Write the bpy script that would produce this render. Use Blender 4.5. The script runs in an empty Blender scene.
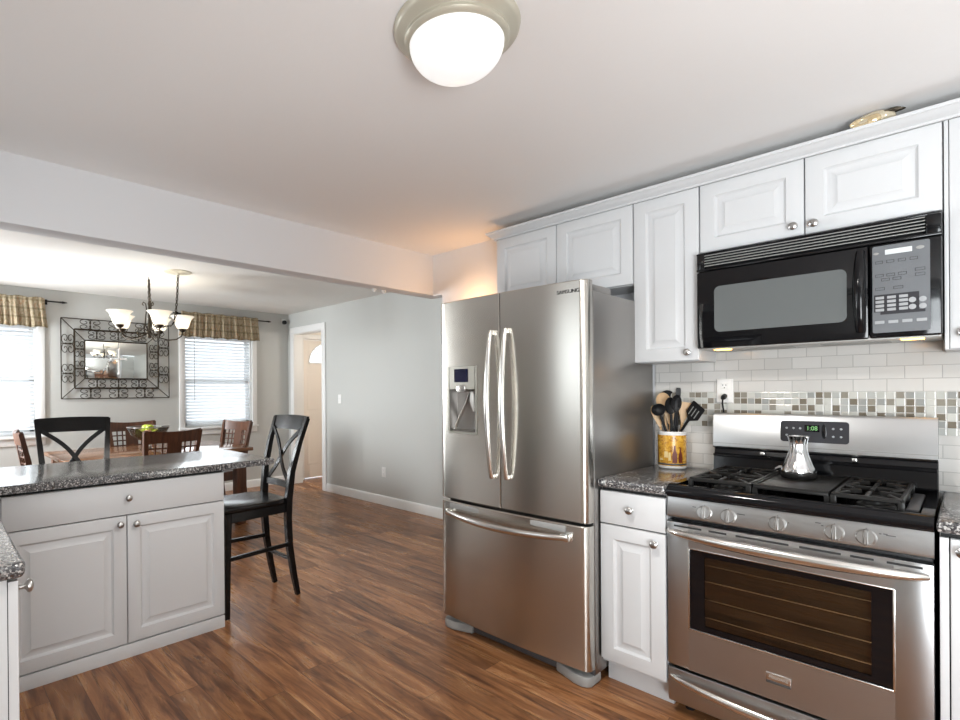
import bpy, bmesh, math, random
from mathutils import Vector, Matrix
random.seed(7)
PI = math.pi
S = bpy.context.scene
COL = S.collection

# ------------------------------------------------------------------ camera
def make_camera():
    ro, pi_, f, th = -.0075, -.0019, 520.66, math.radians(47.3793)
    cx, cy, h = 402.9, 391.88, 1.3064
    R0 = Vector((math.cos(th), math.sin(th), 0)); F0 = Vector((-math.sin(th), math.cos(th), 0)); U0 = Vector((0, 0, 1))
    F = F0*math.cos(pi_) + U0*math.sin(pi_); U = U0*math.cos(pi_) - F0*math.sin(pi_)
    R1 = R0*math.cos(ro) + U*math.sin(ro); U1 = U*math.cos(ro) - R0*math.sin(ro)
    cd = bpy.data.cameras.new('camera'); co = bpy.data.objects.new('camera', cd); COL.objects.link(co)
    m = Matrix((R1, U1, -F)).transposed().to_4x4(); m.translation = Vector((0, 0, h))
    co.matrix_world = m
    cd.sensor_width = 36; cd.lens = f*36/960
    cd.shift_x = (480-cx)/960; cd.shift_y = (cy-360)/960
    cd.clip_start = .02
    S.camera = co
make_camera()

# ------------------------------------------------------------------ world, lights, exposure
S.view_settings.view_transform = 'Standard'
S.view_settings.look = 'None'
S.view_settings.exposure = 0.76
S.view_settings.gamma = 1
S.view_settings.use_curve_mapping = False
W = bpy.data.worlds.new('world'); S.world = W; W.use_nodes = True
W.node_tree.nodes['Background'].inputs[0].default_value = (.88, .94, 1, 1)
W.node_tree.nodes['Background'].inputs[1].default_value = 1.3
S.cycles.max_bounces = 10; S.cycles.diffuse_bounces = 6; S.cycles.glossy_bounces = 5
S.cycles.transmission_bounces = 6; S.cycles.transparent_max_bounces = 12
S.cycles.sample_clamp_indirect = 6
S.cycles.caustics_reflective = False; S.cycles.caustics_refractive = False

def area(name, loc, d, sx, sy, power, col=(1, 1, 1)):
    l = bpy.data.lights.new(name, 'AREA'); l.shape = 'RECTANGLE'; l.size = sx; l.size_y = sy; l.energy = power; l.color = col
    o = bpy.data.objects.new(name, l); COL.objects.link(o); o.location = loc
    o.rotation_euler = Vector(d).to_track_quat('-Z', 'Y').to_euler()
    return o
def point(name, loc, power, r, col):
    l = bpy.data.lights.new(name, 'POINT'); l.energy = power; l.shadow_soft_size = r; l.color = col
    o = bpy.data.objects.new(name, l); COL.objects.link(o); o.location = loc
    return o
DAY = (.93, .97, 1)
area('patio_door_upfill', (1.35, -.75, 1.05), (-.35, 1, 1.3), 1.3, 2.0, 115, DAY)  # light at an unseen door, tilted up to brighten the ceiling
area('daylight_sink_window', (-2.12, -.75, 1.6), (.1, 1, .1), .86, 1.0, 3.2, DAY)
area('daylight_dining_left_window', (-6.85, .42, 1.45), (1, 0, .1), .9, 1.1, 7, DAY)
area('daylight_dining_right_window', (-6.85, 2.86, 1.45), (1, 0, .1), .9, 1.1, 11, DAY)
area('dining_side_fill', (-6.0, -.75, 1.45), (1.1, 1, -.15), .8, 1.2, 160, DAY)  # added fill for the dining room, set outside an unseen opening
point('fridge_top_lamp', (-2.3, 2.70, 1.88), 2.0, .04, (1, .50, .18))
point('foyer_lamp', (-5.3, 4.75, 2.0), 13, .1, (1, .94, .86))

# ------------------------------------------------------------------ materials
def new_mat(name):
    m = bpy.data.materials.new(name); m.use_nodes = True
    nt = m.node_tree; return m, nt, nt.nodes['Principled BSDF']
def mat(name, col, rough=.5, metal=0, coat=0, emit=None, es=0, trans=0, ior=1.45, aniso=0, spec=None):
    m, nt, b = new_mat(name)
    b.inputs['Base Color'].default_value = (*col, 1); b.inputs['Roughness'].default_value = rough
    b.inputs['Metallic'].default_value = metal; b.inputs['Coat Weight'].default_value = coat
    b.inputs['Transmission Weight'].default_value = trans; b.inputs['IOR'].default_value = ior
    if spec is not None: b.inputs['Specular IOR Level'].default_value = spec
    if emit: b.inputs['Emission Color'].default_value = (*emit, 1); b.inputs['Emission Strength'].default_value = es
    return m
class NT:
    def __init__(s, m): s.nt = m.node_tree
    def n(s, t, **k):
        x = s.nt.nodes.new(t)
        for a, v in k.items(): setattr(x, a, v)
        return x
    def l(s, a, b): s.nt.links.new(a, b)
    def val(s, sock, v):
        if hasattr(v, 'is_output'): s.l(v, sock)
        else: sock.default_value = v
    def math(s, op, a, b=0, c=0):
        x = s.n('ShaderNodeMath', operation=op)
        s.val(x.inputs[0], a); s.val(x.inputs[1], b)
        if op in ('MULTIPLY_ADD', 'SMOOTH_MIN', 'COMPARE'): s.val(x.inputs[2], c)
        return x.outputs[0]
    def pos(s):
        g = s.n('ShaderNodeNewGeometry'); sp = s.n('ShaderNodeSeparateXYZ'); s.l(g.outputs['Position'], sp.inputs[0]); return sp.outputs
    def obj(s):
        g = s.n('ShaderNodeTexCoord'); return g.outputs['Object']
    def comb(s, x, y, z):
        c = s.n('ShaderNodeCombineXYZ'); s.val(c.inputs[0], x); s.val(c.inputs[1], y); s.val(c.inputs[2], z); return c.outputs[0]
    def noise(s, vec, scale, detail=4, rough=.5, dist=0):
        x = s.n('ShaderNodeTexNoise'); 
        if vec is not None: s.l(vec, x.inputs['Vector'])
        x.inputs['Scale'].default_value = scale; x.inputs['Detail'].default_value = detail; x.inputs['Roughness'].default_value = rough
        x.inputs['Distortion'].default_value = dist
        return x.outputs[0]
    def white(s, vec):
        x = s.n('ShaderNodeTexWhiteNoise', noise_dimensions='3D'); s.l(vec, x.inputs['Vector']); return x.outputs['Value']
    def ramp(s, fac, stops, interp='LINEAR'):
        r = s.n('ShaderNodeValToRGB'); r.color_ramp.interpolation = interp; e = r.color_ramp.elements
        while len(e) < len(stops): e.new(.5)
        for i, (p, c) in enumerate(stops): e[i].position = p; e[i].color = (*c, 1)
        s.l(fac, r.inputs[0]); return r.outputs[0]
    def mix(s, fac, a, b, mode='MIX'):
        x = s.n('ShaderNodeMix', data_type='RGBA', blend_type=mode)
        s.val(x.inputs[0], fac)
        for k, v in ((6, a), (7, b)):
            if hasattr(v, 'is_output'): s.l(v, x.inputs[k])
            else: x.inputs[k].default_value = (*v, 1)
        return x.outputs[2]
    def bump(s, h, strength, dist=.002):
        b = s.n('ShaderNodeBump'); s.l(h, b.inputs['Height']); b.inputs['Strength'].default_value = strength; b.inputs['Distance'].default_value = dist
        return b.outputs[0]

def m_floor():
    m, nt, b = new_mat('wood_plank_floor'); N = NT(m); x, y, z = N.pos()
    wd, ln = .128, 1.25
    row = N.math('FLOOR', N.math('DIVIDE', y, wd))
    off = N.math('MULTIPLY', N.white(N.comb(row, 3.3, 0)), 4.7)
    xs = N.math('ADD', x, off)
    col = N.math('FLOOR', N.math('DIVIDE', xs, ln))
    rnd = N.white(N.comb(row, col, 1.7)); rnd2 = N.white(N.comb(row, col, 9.1))
    gv = N.comb(N.math('MULTIPLY_ADD', rnd, 37, N.math('MULTIPLY', x, 1.0)), N.math('MULTIPLY_ADD', rnd2, 11, N.math('MULTIPLY', y, 9)), rnd)
    fine = N.noise(N.comb(N.math('MULTIPLY_ADD', rnd, 20, N.math('MULTIPLY', x, 4)), N.math('MULTIPLY', y, 90), rnd2), 1.3, 5, .65)
    big = N.noise(gv, 1.7, 5, .62, 1.3)
    knots = N.noise(N.comb(N.math('MULTIPLY_ADD', rnd2, 50, N.math('MULTIPLY', x, 1.5)), N.math('MULTIPLY_ADD', rnd, 9, N.math('MULTIPLY', y, 11)), 0), 1.1, 4, .65, 1.6)
    c = N.ramp(big, [(.25, (.075, .025, .009)), (.40, (.25, .10, .038)), (.53, (.45, .20, .082)), (.72, (.66, .36, .17))])
    c = N.mix(N.math('MULTIPLY', fine, .5), c, (.10, .042, .02), 'MIX')
    c = N.mix(.55, c, N.ramp(rnd, [(0, (.30, .27, .25)), (.5, (.70, .68, .66)), (1, (1.0, 1.0, 1.0))]), 'MULTIPLY')
    kn = N.ramp(knots, [(.56, (0, 0, 0)), (.72, (1, 1, 1))])
    c = N.mix(N.math('MULTIPLY', kn, .8), c, (.028, .012, .007))
    fy = N.math('FRACT', N.math('DIVIDE', y, wd)); fx = N.math('FRACT', N.math('DIVIDE', xs, ln))
    sy = N.math('LESS_THAN', N.math('MINIMUM', fy, N.math('SUBTRACT', 1, fy)), .012)
    sx = N.math('LESS_THAN', N.math('MINIMUM', fx, N.math('SUBTRACT', 1, fx)), .0012)
    seam = N.math('MAXIMUM', sy, sx)
    c = N.mix(N.math('MULTIPLY', seam, .6), c, (.02, .01, .006))
    N.l(c, b.inputs['Base Color'])
    N.l(N.ramp(big, [(.2, (.34,)*3), (.8, (.24,)*3)]), b.inputs['Roughness']); b.inputs['Specular IOR Level'].default_value = .38
    hgt = N.math('SUBTRACT', N.math('MULTIPLY', fine, .35), seam)
    N.l(N.bump(hgt, .25, .0015), b.inputs['Normal'])
    return m
def m_granite():
    m, nt, b = new_mat('speckled_laminate'); N = NT(m); v = N.n('ShaderNodeNewGeometry').outputs['Position']
    vo = N.n('ShaderNodeTexVoronoi'); N.l(v, vo.inputs['Vector']); vo.inputs['Scale'].default_value = 190
    sp = N.n('ShaderNodeSeparateColor'); N.l(vo.outputs['Color'], sp.inputs[0])
    c1 = N.ramp(sp.outputs[0], [(0, (.014, .014, .017)), (.36, (.05, .05, .056)), (.55, (.15, .148, .15)), (.74, (.33, .32, .31)), (.90, (.58, .57, .55))], 'CONSTANT')
    n2 = N.noise(v, 60, 4, .6)
    c = N.mix(.30, c1, N.ramp(n2, [(.38, (.02, .02, .025)), (.62, (.22, .21, .21))]))
    N.l(c, b.inputs['Base Color']); b.inputs['Roughness'].default_value = .20
    b.inputs['Specular IOR Level'].default_value = 1.0; b.inputs['Coat Weight'].default_value = .35; b.inputs['Coat Roughness'].default_value = .12
    return m
def m_ceiling(name, col, sc, st):
    m, nt, b = new_mat(name); N = NT(m); v = N.n('ShaderNodeNewGeometry').outputs['Position']
    b.inputs['Base Color'].default_value = (*col, 1); b.inputs['Roughness'].default_value = .9
    N.l(N.bump(N.noise(v, sc, 4, .6), st, .006), b.inputs['Normal']); return m
def m_subway():
    m, nt, b = new_mat('subway_tile'); N = NT(m); x, y, z = N.pos()
    th, tw, g = .0505, .1025, .0028
    zz = N.math('DIVIDE', N.math('SUBTRACT', z, 1.2895), th)
    row = N.math('FLOOR', zz); par = N.math('MULTIPLY', N.math('MODULO', N.math('ADD', row, 100), 2), .5)
    xx = N.math('ADD', N.math('DIVIDE', x, tw), N.math('ADD', par, .15))
    fx, fz = N.math('FRACT', xx), N.math('FRACT', zz)
    ex = N.math('MULTIPLY', N.math('MINIMUM', fx, N.math('SUBTRACT', 1, fx)), tw)
    ez = N.math('MULTIPLY', N.math('MINIMUM', fz, N.math('SUBTRACT', 1, fz)), th)
    e = N.math('MINIMUM', ex, ez); gr = N.math('LESS_THAN', e, g/2)
    rnd = N.white(N.comb(N.math('FLOOR', xx), row, 4))
    tc = N.ramp(rnd, [(0, (.53, .515, .49)), (1, (.61, .595, .57))])
    N.l(N.mix(gr, tc, (.36, .352, .335)), b.inputs['Base Color'])
    N.l(N.math('MULTIPLY_ADD', gr, .5, .14), b.inputs['Roughness'])
    N.l(N.bump(N.math('MINIMUM', N.math('DIVIDE', e, .004), 1), .22, .001), b.inputs['Normal'])
    return m
def m_mosaic():
    m, nt, b = new_mat('mosaic_tile'); N = NT(m); x, y, z = N.pos()
    t = .0279
    zz = N.math('DIVIDE', N.math('SUBTRACT', z, 1.122), t); xx = N.math('DIVIDE', x, t)
    fx, fz = N.math('FRACT', xx), N.math('FRACT', zz)
    e = N.math('MINIMUM', N.math('MINIMUM', fx, N.math('SUBTRACT', 1, fx)), N.math('MINIMUM', fz, N.math('SUBTRACT', 1, fz)))
    gr = N.math('LESS_THAN', e, .055)
    rnd = N.white(N.comb(N.math('FLOOR', xx), N.math('FLOOR', zz), 2.5))
    L = (.52, .515, .475)
    c = N.ramp(rnd, [(0, L), (.36, (.46, .465, .43)), (.48, (.17, .145, .11)), (.64, (.25, .23, .19)), (.80, (.29, .295, .28)), (.90, (.40, .405, .385))], 'CONSTANT')
    N.l(N.mix(gr, c, (.50, .49, .46)), b.inputs['Base Color'])
    N.l(N.math('MULTIPLY_ADD', gr, .5, .12), b.inputs['Roughness'])
    N.l(N.bump(N.math('MINIMUM', N.math('MULTIPLY', e, 8), 1), .6, .0015), b.inputs['Normal'])
    return m
def m_steel(name, col, rough, along='x', aniso=.75, bump=.0015):
    m, nt, b = new_mat(name); N = NT(m); x, y, z = N.pos()
    b.inputs['Base Color'].default_value = (*col, 1); b.inputs['Metallic'].default_value = 1
    if along == 'x': v = N.comb(N.math('MULTIPLY', x, 3), N.math('MULTIPLY', y, 3), N.math('MULTIPLY', z, 700))
    else: v = N.comb(N.math('MULTIPLY', x, 700), N.math('MULTIPLY', y, 700), N.math('MULTIPLY', z, 3))
    nz = N.noise(v, 1, 3, .6)
    N.l(N.math('MULTIPLY_ADD', nz, .02, rough-.01), b.inputs['Roughness'])
    N.l(N.bump(nz, bump, .0004), b.inputs['Normal'])
    b.inputs['Anisotropic'].default_value = aniso; b.inputs['Anisotropic Rotation'].default_value = .25 if along == 'x' else 0
    tg = N.n('ShaderNodeTangent', direction_type='RADIAL', axis='Z'); N.l(tg.outputs[0], b.inputs['Tangent'])
    return m
def m_wood(name, dark, light, rough=.35, axis=2, sc=1.0):
    m, nt, b = new_mat(name); N = NT(m)
    g = N.n('ShaderNodeTexCoord'); mp = N.n('ShaderNodeMapping'); s = [24*sc]*3; s[axis] = 2*sc; mp.inputs['Scale'].default_value = s
    N.l(g.outputs['Object'], mp.inputs[0])
    nz = N.noise(mp.outputs[0], 1.5, 5, .6, .6)
    N.l(N.ramp(nz, [(.3, dark), (.7, light)]), b.inputs['Base Color']); b.inputs['Roughness'].default_value = rough
    return m
def m_fabric():
    m, nt, b = new_mat('valance_fabric'); N = NT(m); x, y, z = N.pos()
    v = N.n('ShaderNodeNewGeometry').outputs['Position']
    n1 = N.noise(N.comb(N.math('MULTIPLY', x, 30), N.math('MULTIPLY', y, 22), N.math('MULTIPLY', z, 13)), 1.4, 6, .7, .8)
    c = N.ramp(n1, [(.3, (.22, .145, .07)), (.42, (.46, .37, .23)), (.52, (.64, .56, .42)), (.62, (.50, .31, .17)), (.75, (.72, .65, .52))])
    band = N.math('FRACT', N.math('MULTIPLY', z, 11)); bd = N.math('LESS_THAN', band, .22)
    c = N.mix(N.math('MULTIPLY', bd, .45), c, (.20, .17, .09))
    N.l(c, b.inputs['Base Color']); b.inputs['Roughness'].default_value = .9
    tr = N.n('ShaderNodeBsdfTranslucent'); N.l(c, tr.inputs[0]); mx = N.n('ShaderNodeMixShader'); mx.inputs[0].default_value = .4
    out = nt.nodes['Material Output']; N.l(b.outputs[0], mx.inputs[1]); N.l(tr.outputs[0], mx.inputs[2]); N.l(mx.outputs[0], out.inputs[0])
    return m
def m_glass(name, tint=(1, 1, 1), gloss=.08, rough=.0):
    m = bpy.data.materials.new(name); m.use_nodes = True; nt = m.node_tree
    for n in list(nt.nodes): nt.nodes.remove(n)
    N = NT(m); o = N.n('ShaderNodeOutputMaterial'); t = N.n('ShaderNodeBsdfTransparent'); g = N.n('ShaderNodeBsdfGlossy'); x = N.n('ShaderNodeMixShader')
    t.inputs[0].default_value = (*tint, 1); g.inputs['Roughness'].default_value = rough
    fr = N.n('ShaderNodeFresnel'); fr.inputs[0].default_value = 1.45
    N.l(N.math('MULTIPLY_ADD', fr.outputs[0], .9, gloss), x.inputs[0]); N.l(t.outputs[0], x.inputs[1]); N.l(g.outputs[0], x.inputs[2]); N.l(x.outputs[0], o.inputs[0])
    return m
def m_translucent(name, col, mixf=.4, rough=.6, emit=0):
    m = bpy.data.materials.new(name); m.use_nodes = True; nt = m.node_tree
    for n in list(nt.nodes): nt.nodes.remove(n)
    N = NT(m); o = N.n('ShaderNodeOutputMaterial'); d = N.n('ShaderNodeBsdfDiffuse'); t = N.n('ShaderNodeBsdfTranslucent'); x = N.n('ShaderNodeMixShader')
    d.inputs[0].default_value = (*col, 1); t.inputs[0].default_value = (*col, 1); x.inputs[0].default_value = mixf
    N.l(d.outputs[0], x.inputs[1]); N.l(t.outputs[0], x.inputs[2])
    if emit:
        e = N.n('ShaderNodeEmission'); e.inputs[0].default_value = (1, .97, .9, 1); e.inputs[1].default_value = emit
        a = N.n('ShaderNodeAddShader'); N.l(x.outputs[0], a.inputs[0]); N.l(e.outputs[0], a.inputs[1]); N.l(a.outputs[0], o.inputs[0])
    else: N.l(x.outputs[0], o.inputs[0])
    return m

M = dict(
    floor=m_floor(), granite=m_granite(), subway=m_subway(), mosaic=m_mosaic(), valance=m_fabric(),
    ceil=m_ceiling('smooth_ceiling_paint', (.88, .868, .855), 35, .10), ceil2=m_ceiling('popcorn_ceiling', (.76, .75, .72), 170, .55),
    wall=mat('grey_wall_paint', (.53, .535, .515), .75), beam=mat('pale_beam_paint', (.74, .745, .76), .7), trim=mat('white_trim_paint', (.80, .80, .79), .4),
    hall=mat('warm_cream_paint', (.80, .75, .68), .7), fdoor=mat('cream_door_paint', (.82, .76, .70), .45),
    cab=mat('white_cabinet_foil', (.615, .622, .63), .34), cabin=mat('cabinet_carcass_white', (.60, .605, .61), .4), gap=mat('dark_gap', (.02, .02, .02), .8),
    nickel=mat('brushed_nickel', (.42, .41, .40), .28, 1), chrome=mat('chrome', (.60, .60, .61), .06, 1),
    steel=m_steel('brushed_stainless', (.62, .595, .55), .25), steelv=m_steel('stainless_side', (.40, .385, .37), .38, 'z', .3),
    steelr=m_steel('range_stainless', (.47, .475, .48), .30, 'x', .35), handle=mat('satin_steel', (.72, .70, .67), .22, 1),
    grey=mat('grey_plastic', (.30, .30, .29), .4), lgrey=mat('pale_grey_plastic', (.50, .50, .48), .35), dkgrey=mat('dark_grey_plastic', (.07, .07, .075), .4),
    black=mat('gloss_black_enamel', (.005, .005, .006), .10, spec=.35), blackm=mat('matte_black', (.009, .009, .010), .45, spec=.3), iron=mat('cast_iron', (.011, .0105, .010), .36, spec=.35),
    blackg=mat('black_glass', (.004, .004, .005), .04, spec=.4), stool=mat('black_painted_wood', (.007, .0065, .0065), .24, spec=.32),
    panel=mat('silver_keypad', (.14, .148, .158), .35), key=mat('keypad_button', (.34, .35, .36), .4), keyd=mat('keypad_dark', (.03, .03, .035), .3),
    lcd=mat('pale_display', (.62, .66, .66), .3), mwin=mat('microwave_mesh_window', (.13, .14, .14), .06), green=mat('green_display', (.02, .05, .02), .3, emit=(.35, .8, .3), es=.5),
    navy=mat('dispenser_screen', (.006, .007, .03), .1), amber=mat('amber_lamp', (.9, .5, .1), .3, emit=(1, .48, .08), es=6),
    white=mat('white_plastic', (.80, .79, .77), .35), ceram=mat('white_ceramic', (.80, .79, .77), .15),
    dome=mat('alabaster_glass', (.55, .55, .55), .3, emit=(1, .985, .96), es=.38), almond=mat('almond_metal', (.52, .49, .40), .35, .3),
    bronze=mat('dark_bronze', (.055, .043, .03), .4, .7), shade=m_translucent('frosted_shade', (.93, .90, .84), .45, emit=.10),
    wood=m_wood('reddish_chair_wood', (.05, .018, .008), (.125, .047, .021)), woodt=m_wood('table_wood', (.14, .06, .028), (.27, .13, .065), .15, 1),
    beech=m_wood('pale_spoon_wood', (.52, .33, .17), (.68, .47, .27), .5), blind=m_translucent('white_blind', (.86, .88, .90), .35),
    mirror=mat('mirror_silver', (.86, .88, .86), .01, 1), glass=m_glass('window_glass', (.97, .98, .98), .03), oven=m_glass('tinted_oven_glass', (.86, .78, .66), .03),
    cavity=mat('oven_cavity_enamel', (.55, .42, .30), .45), bezel=mat('dispenser_bezel', (.24, .23, .20), .38, .7), bowl=m_glass('clear_bowl_glass', (.95, .97, .95), .04), orange=None,
    fgreen=mat('green_fruit', (.42, .50, .05), .4), fpink=mat('pink_fruit', (.75, .38, .28), .4), gold=mat('gold_crackle_glass', (.72, .58, .36), .18, .6),
    deco=mat('clear_crumpled_wrap', (.60, .53, .40), .12, .35), skirt=mat('baseboard_paint', (.80, .80, .79), .4), red=mat('badge_dark', (.10, .10, .10), .4, .5),
)
def m_label():
    m, nt, b = new_mat('orange_printed_label'); N = NT(m); v = N.n('ShaderNodeNewGeometry').outputs['Position']
    n1 = N.noise(v, 55, 5, .65, .8)
    N.l(N.ramp(n1, [(.32, (.20, .06, .015)), (.45, (.55, .26, .03)), (.58, (.72, .40, .05)), (.72, (.80, .55, .16))]), b.inputs['Base Color'])
    b.inputs['Roughness'].default_value = .25; return m
M['orange'] = m_label()

# ------------------------------------------------------------------ mesh builder
class MB:
    def __init__(s): s.v = []; s.f = []; s.mi = []
    def add(s, vs, fs, mi=0):
        o = len(s.v); s.v += [tuple(v) for v in vs]; s.f += [tuple(i+o for i in f) for f in fs]; s.mi += [mi]*len(fs); return s
    def box(s, x0, x1, y0, y1, z0, z1, b=0, seg=2, mi=0, mtx=None):
        x0, x1 = min(x0, x1), max(x0, x1); y0, y1 = min(y0, y1), max(y0, y1); z0, z1 = min(z0, z1), max(z0, z1)
        vs = [Vector((x, y, z)) for x in (x0, x1) for y in (y0, y1) for z in (z0, z1)]
        fs = [(0, 1, 3, 2), (4, 6, 7, 5), (0, 4, 5, 1), (2, 3, 7, 6), (0, 2, 6, 4), (1, 5, 7, 3)]
        if b > 0:
            bm = bmesh.new(); bv = [bm.verts.new(v) for v in vs]
            for f in fs: bm.faces.new([bv[i] for i in f])
            b = min(b, .49*min(x1-x0, y1-y0, z1-z0))
            bmesh.ops.bevel(bm, geom=bm.edges[:], offset=b, segments=seg, profile=.5, affect='EDGES')
            bm.verts.index_update(); vs = [v.co.copy() for v in bm.verts]; fs = [tuple(v.index for v in f.verts) for f in bm.faces]; bm.free()
        if mtx is not None: vs = [mtx @ v for v in vs]
        return s.add(vs, fs, mi)
    def lathe(s, prof, o=(0, 0, 0), axis=(0, 0, 1), seg=24, mi=0, mod=None):
        ax = Vector(axis).normalized(); t = Vector((1, 0, 0)) if abs(ax.x) < .9 else Vector((0, 1, 0))
        u = ax.cross(t).normalized(); w = ax.cross(u); o = Vector(o); vs = []; fs = []
        for (r, h) in prof:
            for k in range(seg):
                a = 2*PI*k/seg; rr = r*(mod(a, h) if mod else 1)
                vs.append(o + ax*h + (u*math.cos(a) + w*math.sin(a))*max(rr, 1e-5))
        for i in range(len(prof)-1):
            for k in range(seg):
                k2 = (k+1) % seg; fs.append((i*seg+k, i*seg+k2, (i+1)*seg+k2, (i+1)*seg+k))
        if prof[0][0] > 1e-4: fs.append(tuple(range(seg-1, -1, -1)))
        if prof[-1][0] > 1e-4: fs.append(tuple((len(prof)-1)*seg+k for k in range(seg)))
        return s.add(vs, fs, mi)
    def cyl(s, p0, p1, r, seg=16, mi=0):
        p0, p1 = Vector(p0), Vector(p1); d = p1-p0
        return s.lathe([(r, 0), (r, d.length)], p0, d, seg, mi)
    def tube(s, pts, r, seg=8, closed=False, flat=None, up=(0, 0, 1), mi=0):
        P = [Vector(p) for p in pts]; n = len(P); R = r if isinstance(r, (list, tuple)) else [r]*n
        vs = []; fs = []; u = None
        for i in range(n):
            if closed: t = P[(i+1) % n]-P[i-1]
            else: t = P[min(i+1, n-1)]-P[max(i-1, 0)]
            t = t.normalized() if t.length > 1e-9 else Vector((0, 0, 1))
            if u is None:
                a = Vector(up)
                if abs(a.dot(t)) > .95: a = Vector((1, 0, 0)) if abs(t.x) < .9 else Vector((0, 1, 0))
                u = (a - t*a.dot(t)).normalized()
            else:
                u = (u - t*u.dot(t)); u = u.normalized() if u.length > 1e-6 else t.orthogonal().normalized()
            w = t.cross(u)
            fu, fw = flat if flat else (1, 1)
            for k in range(seg):
                a = 2*PI*(k+.5)/seg; vs.append(P[i] + (u*math.cos(a)*fu + w*math.sin(a)*fw)*R[i])
        m = n if closed else n-1
        for i in range(m):
            j = (i+1) % n
            for k in range(seg):
                k2 = (k+1) % seg; fs.append((i*seg+k, i*seg+k2, j*seg+k2, j*seg+k))
        if not closed: fs.append(tuple(range(seg-1, -1, -1))); fs.append(tuple((n-1)*seg+k for k in range(seg)))
        return s.add(vs, fs, mi)
    def bar(s, p0, p1, wu, wv, up=(0, 0, 1), b=.002, mi=0):
        p0, p1 = Vector(p0), Vector(p1); t = (p1-p0); L = t.length; t.normalize(); a = Vector(up)
        if abs(a.dot(t)) > .98: a = Vector((0, 1, 0))
        u = (a-t*a.dot(t)).normalized(); w = t.cross(u)
        mx = Matrix((w, u, t)).transposed().to_4x4(); mx = Matrix(((w.x, u.x, t.x, p0.x), (w.y, u.y, t.y, p0.y), (w.z, u.z, t.z, p0.z), (0, 0, 0, 1)))
        return s.box(-wu/2, wu/2, -wv/2, wv/2, 0, L, b, 1, mi, mx)
    def strip(s, pts, wu, wv, side, mi=0):
        # rectangular section swept along pts; wu along 'side', wv across
        P = [Vector(p) for p in pts]; n = len(P); sd = Vector(side).normalized(); vs = []; fs = []
        WV = wv if isinstance(wv, (list, tuple)) else [wv]*n; WU = wu if isinstance(wu, (list, tuple)) else [wu]*n
        for i in range(n):
            t = (P[min(i+1, n-1)]-P[max(i-1, 0)]).normalized(); w = t.cross(sd).normalized(); u = w.cross(t)
            for (a, c) in ((-1, -1), (1, -1), (1, 1), (-1, 1)): vs.append(P[i]+u*a*WU[i]/2+w*c*WV[i]/2)
        for i in range(n-1):
            for k in range(4): k2 = (k+1) % 4; fs.append((i*4+k, i*4+k2, (i+1)*4+k2, (i+1)*4+k))
        fs.append((3, 2, 1, 0)); fs.append(tuple((n-1)*4+k for k in range(4)))
        return s.add(vs, fs, mi)
    def prism(s, poly, lo, hi, ax='z', b=0, seg=2, mi=0):
        def p(a, c, h): return Vector({'z': (a, c, h), 'x': (h, a, c), 'y': (a, h, c)}[ax])
        n = len(poly); vs = [p(a, c, lo) for a, c in poly]+[p(a, c, hi) for a, c in poly]
        fs = [tuple(range(n-1, -1, -1)), tuple(range(n, 2*n))]+[(i, (i+1) % n, n+(i+1) % n, n+i) for i in range(n)]
        if b:
            bm = bmesh.new(); bv = [bm.verts.new(v) for v in vs]
            for f in fs: bm.faces.new([bv[i] for i in f])
            es = [e for e in bm.edges if len(e.link_faces) == 2 and any(len(f.verts) == n and n > 4 for f in e.link_faces)] if n > 4 else bm.edges[:]
            bmesh.ops.bevel(bm, geom=es, offset=b, segments=seg, profile=.5, affect='EDGES')
            bm.verts.index_update(); vs = [v.co.copy() for v in bm.verts]; fs = [tuple(v.index for v in f.verts) for f in bm.faces]; bm.free()
        return s.add(vs, fs, mi)
    def ball(s, c, r, seg=16, rings=10, mi=0, mtx=None):
        r = r if isinstance(r, (tuple, list)) else (r, r, r); vs = []; fs = []
        for i in range(rings+1):
            a = PI*i/rings
            for k in range(seg):
                b = 2*PI*k/seg; vs.append(Vector((r[0]*math.sin(a)*math.cos(b), r[1]*math.sin(a)*math.sin(b), r[2]*math.cos(a))))
        if mtx is not None: vs = [mtx @ v for v in vs]
        vs = [v+Vector(c) for v in vs]
        for i in range(rings):
            for k in range(seg): k2 = (k+1) % seg; fs.append((i*seg+k, (i+1)*seg+k, (i+1)*seg+k2, i*seg+k2))
        return s.add(vs, fs, mi)
    def build(s, name, mats, parent=None, origin=None, angle=38):
        mats = mats if isinstance(mats, (list, tuple)) else [mats]
        inv = Matrix.Identity(4)
        if parent is not None: inv = parent['_m'].inverted() if False else WM[parent.name].inverted()
        elif origin is not None: inv = Matrix.Translation(Vector(origin)).inverted()
        me = bpy.data.meshes.new(name); me.from_pydata([tuple(inv @ Vector(v)) for v in s.v], [], s.f)
        bm = bmesh.new(); bm.from_mesh(me); bmesh.ops.remove_doubles(bm, verts=bm.verts, dist=1e-6)
        bmesh.ops.recalc_face_normals(bm, faces=bm.faces); bm.to_mesh(me); bm.free()
        for x in mats: me.materials.append(x)
        if len(mats) > 1 and len(me.polygons) == len(s.mi):
            for p, i in zip(me.polygons, s.mi): p.material_index = i
        me.shade_smooth(); me.set_sharp_from_angle(angle=math.radians(angle))
        o = bpy.data.objects.new(name, me); COL.objects.link(o)
        if parent is not None: o.parent = parent
        elif origin is not None: o.location = origin
        WM[o.name] = (WM[parent.name].copy() if parent is not None else (Matrix.Translation(Vector(origin)) if origin is not None else Matrix.Identity(4)))
        return o
WM = {}
def tag(o, label=None, cat=None, group=None, kind=None):
    if label: o['label'] = label
    if cat: o['category'] = cat
    if group: o['group'] = group
    if kind: o['kind'] = kind
    return o
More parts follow.
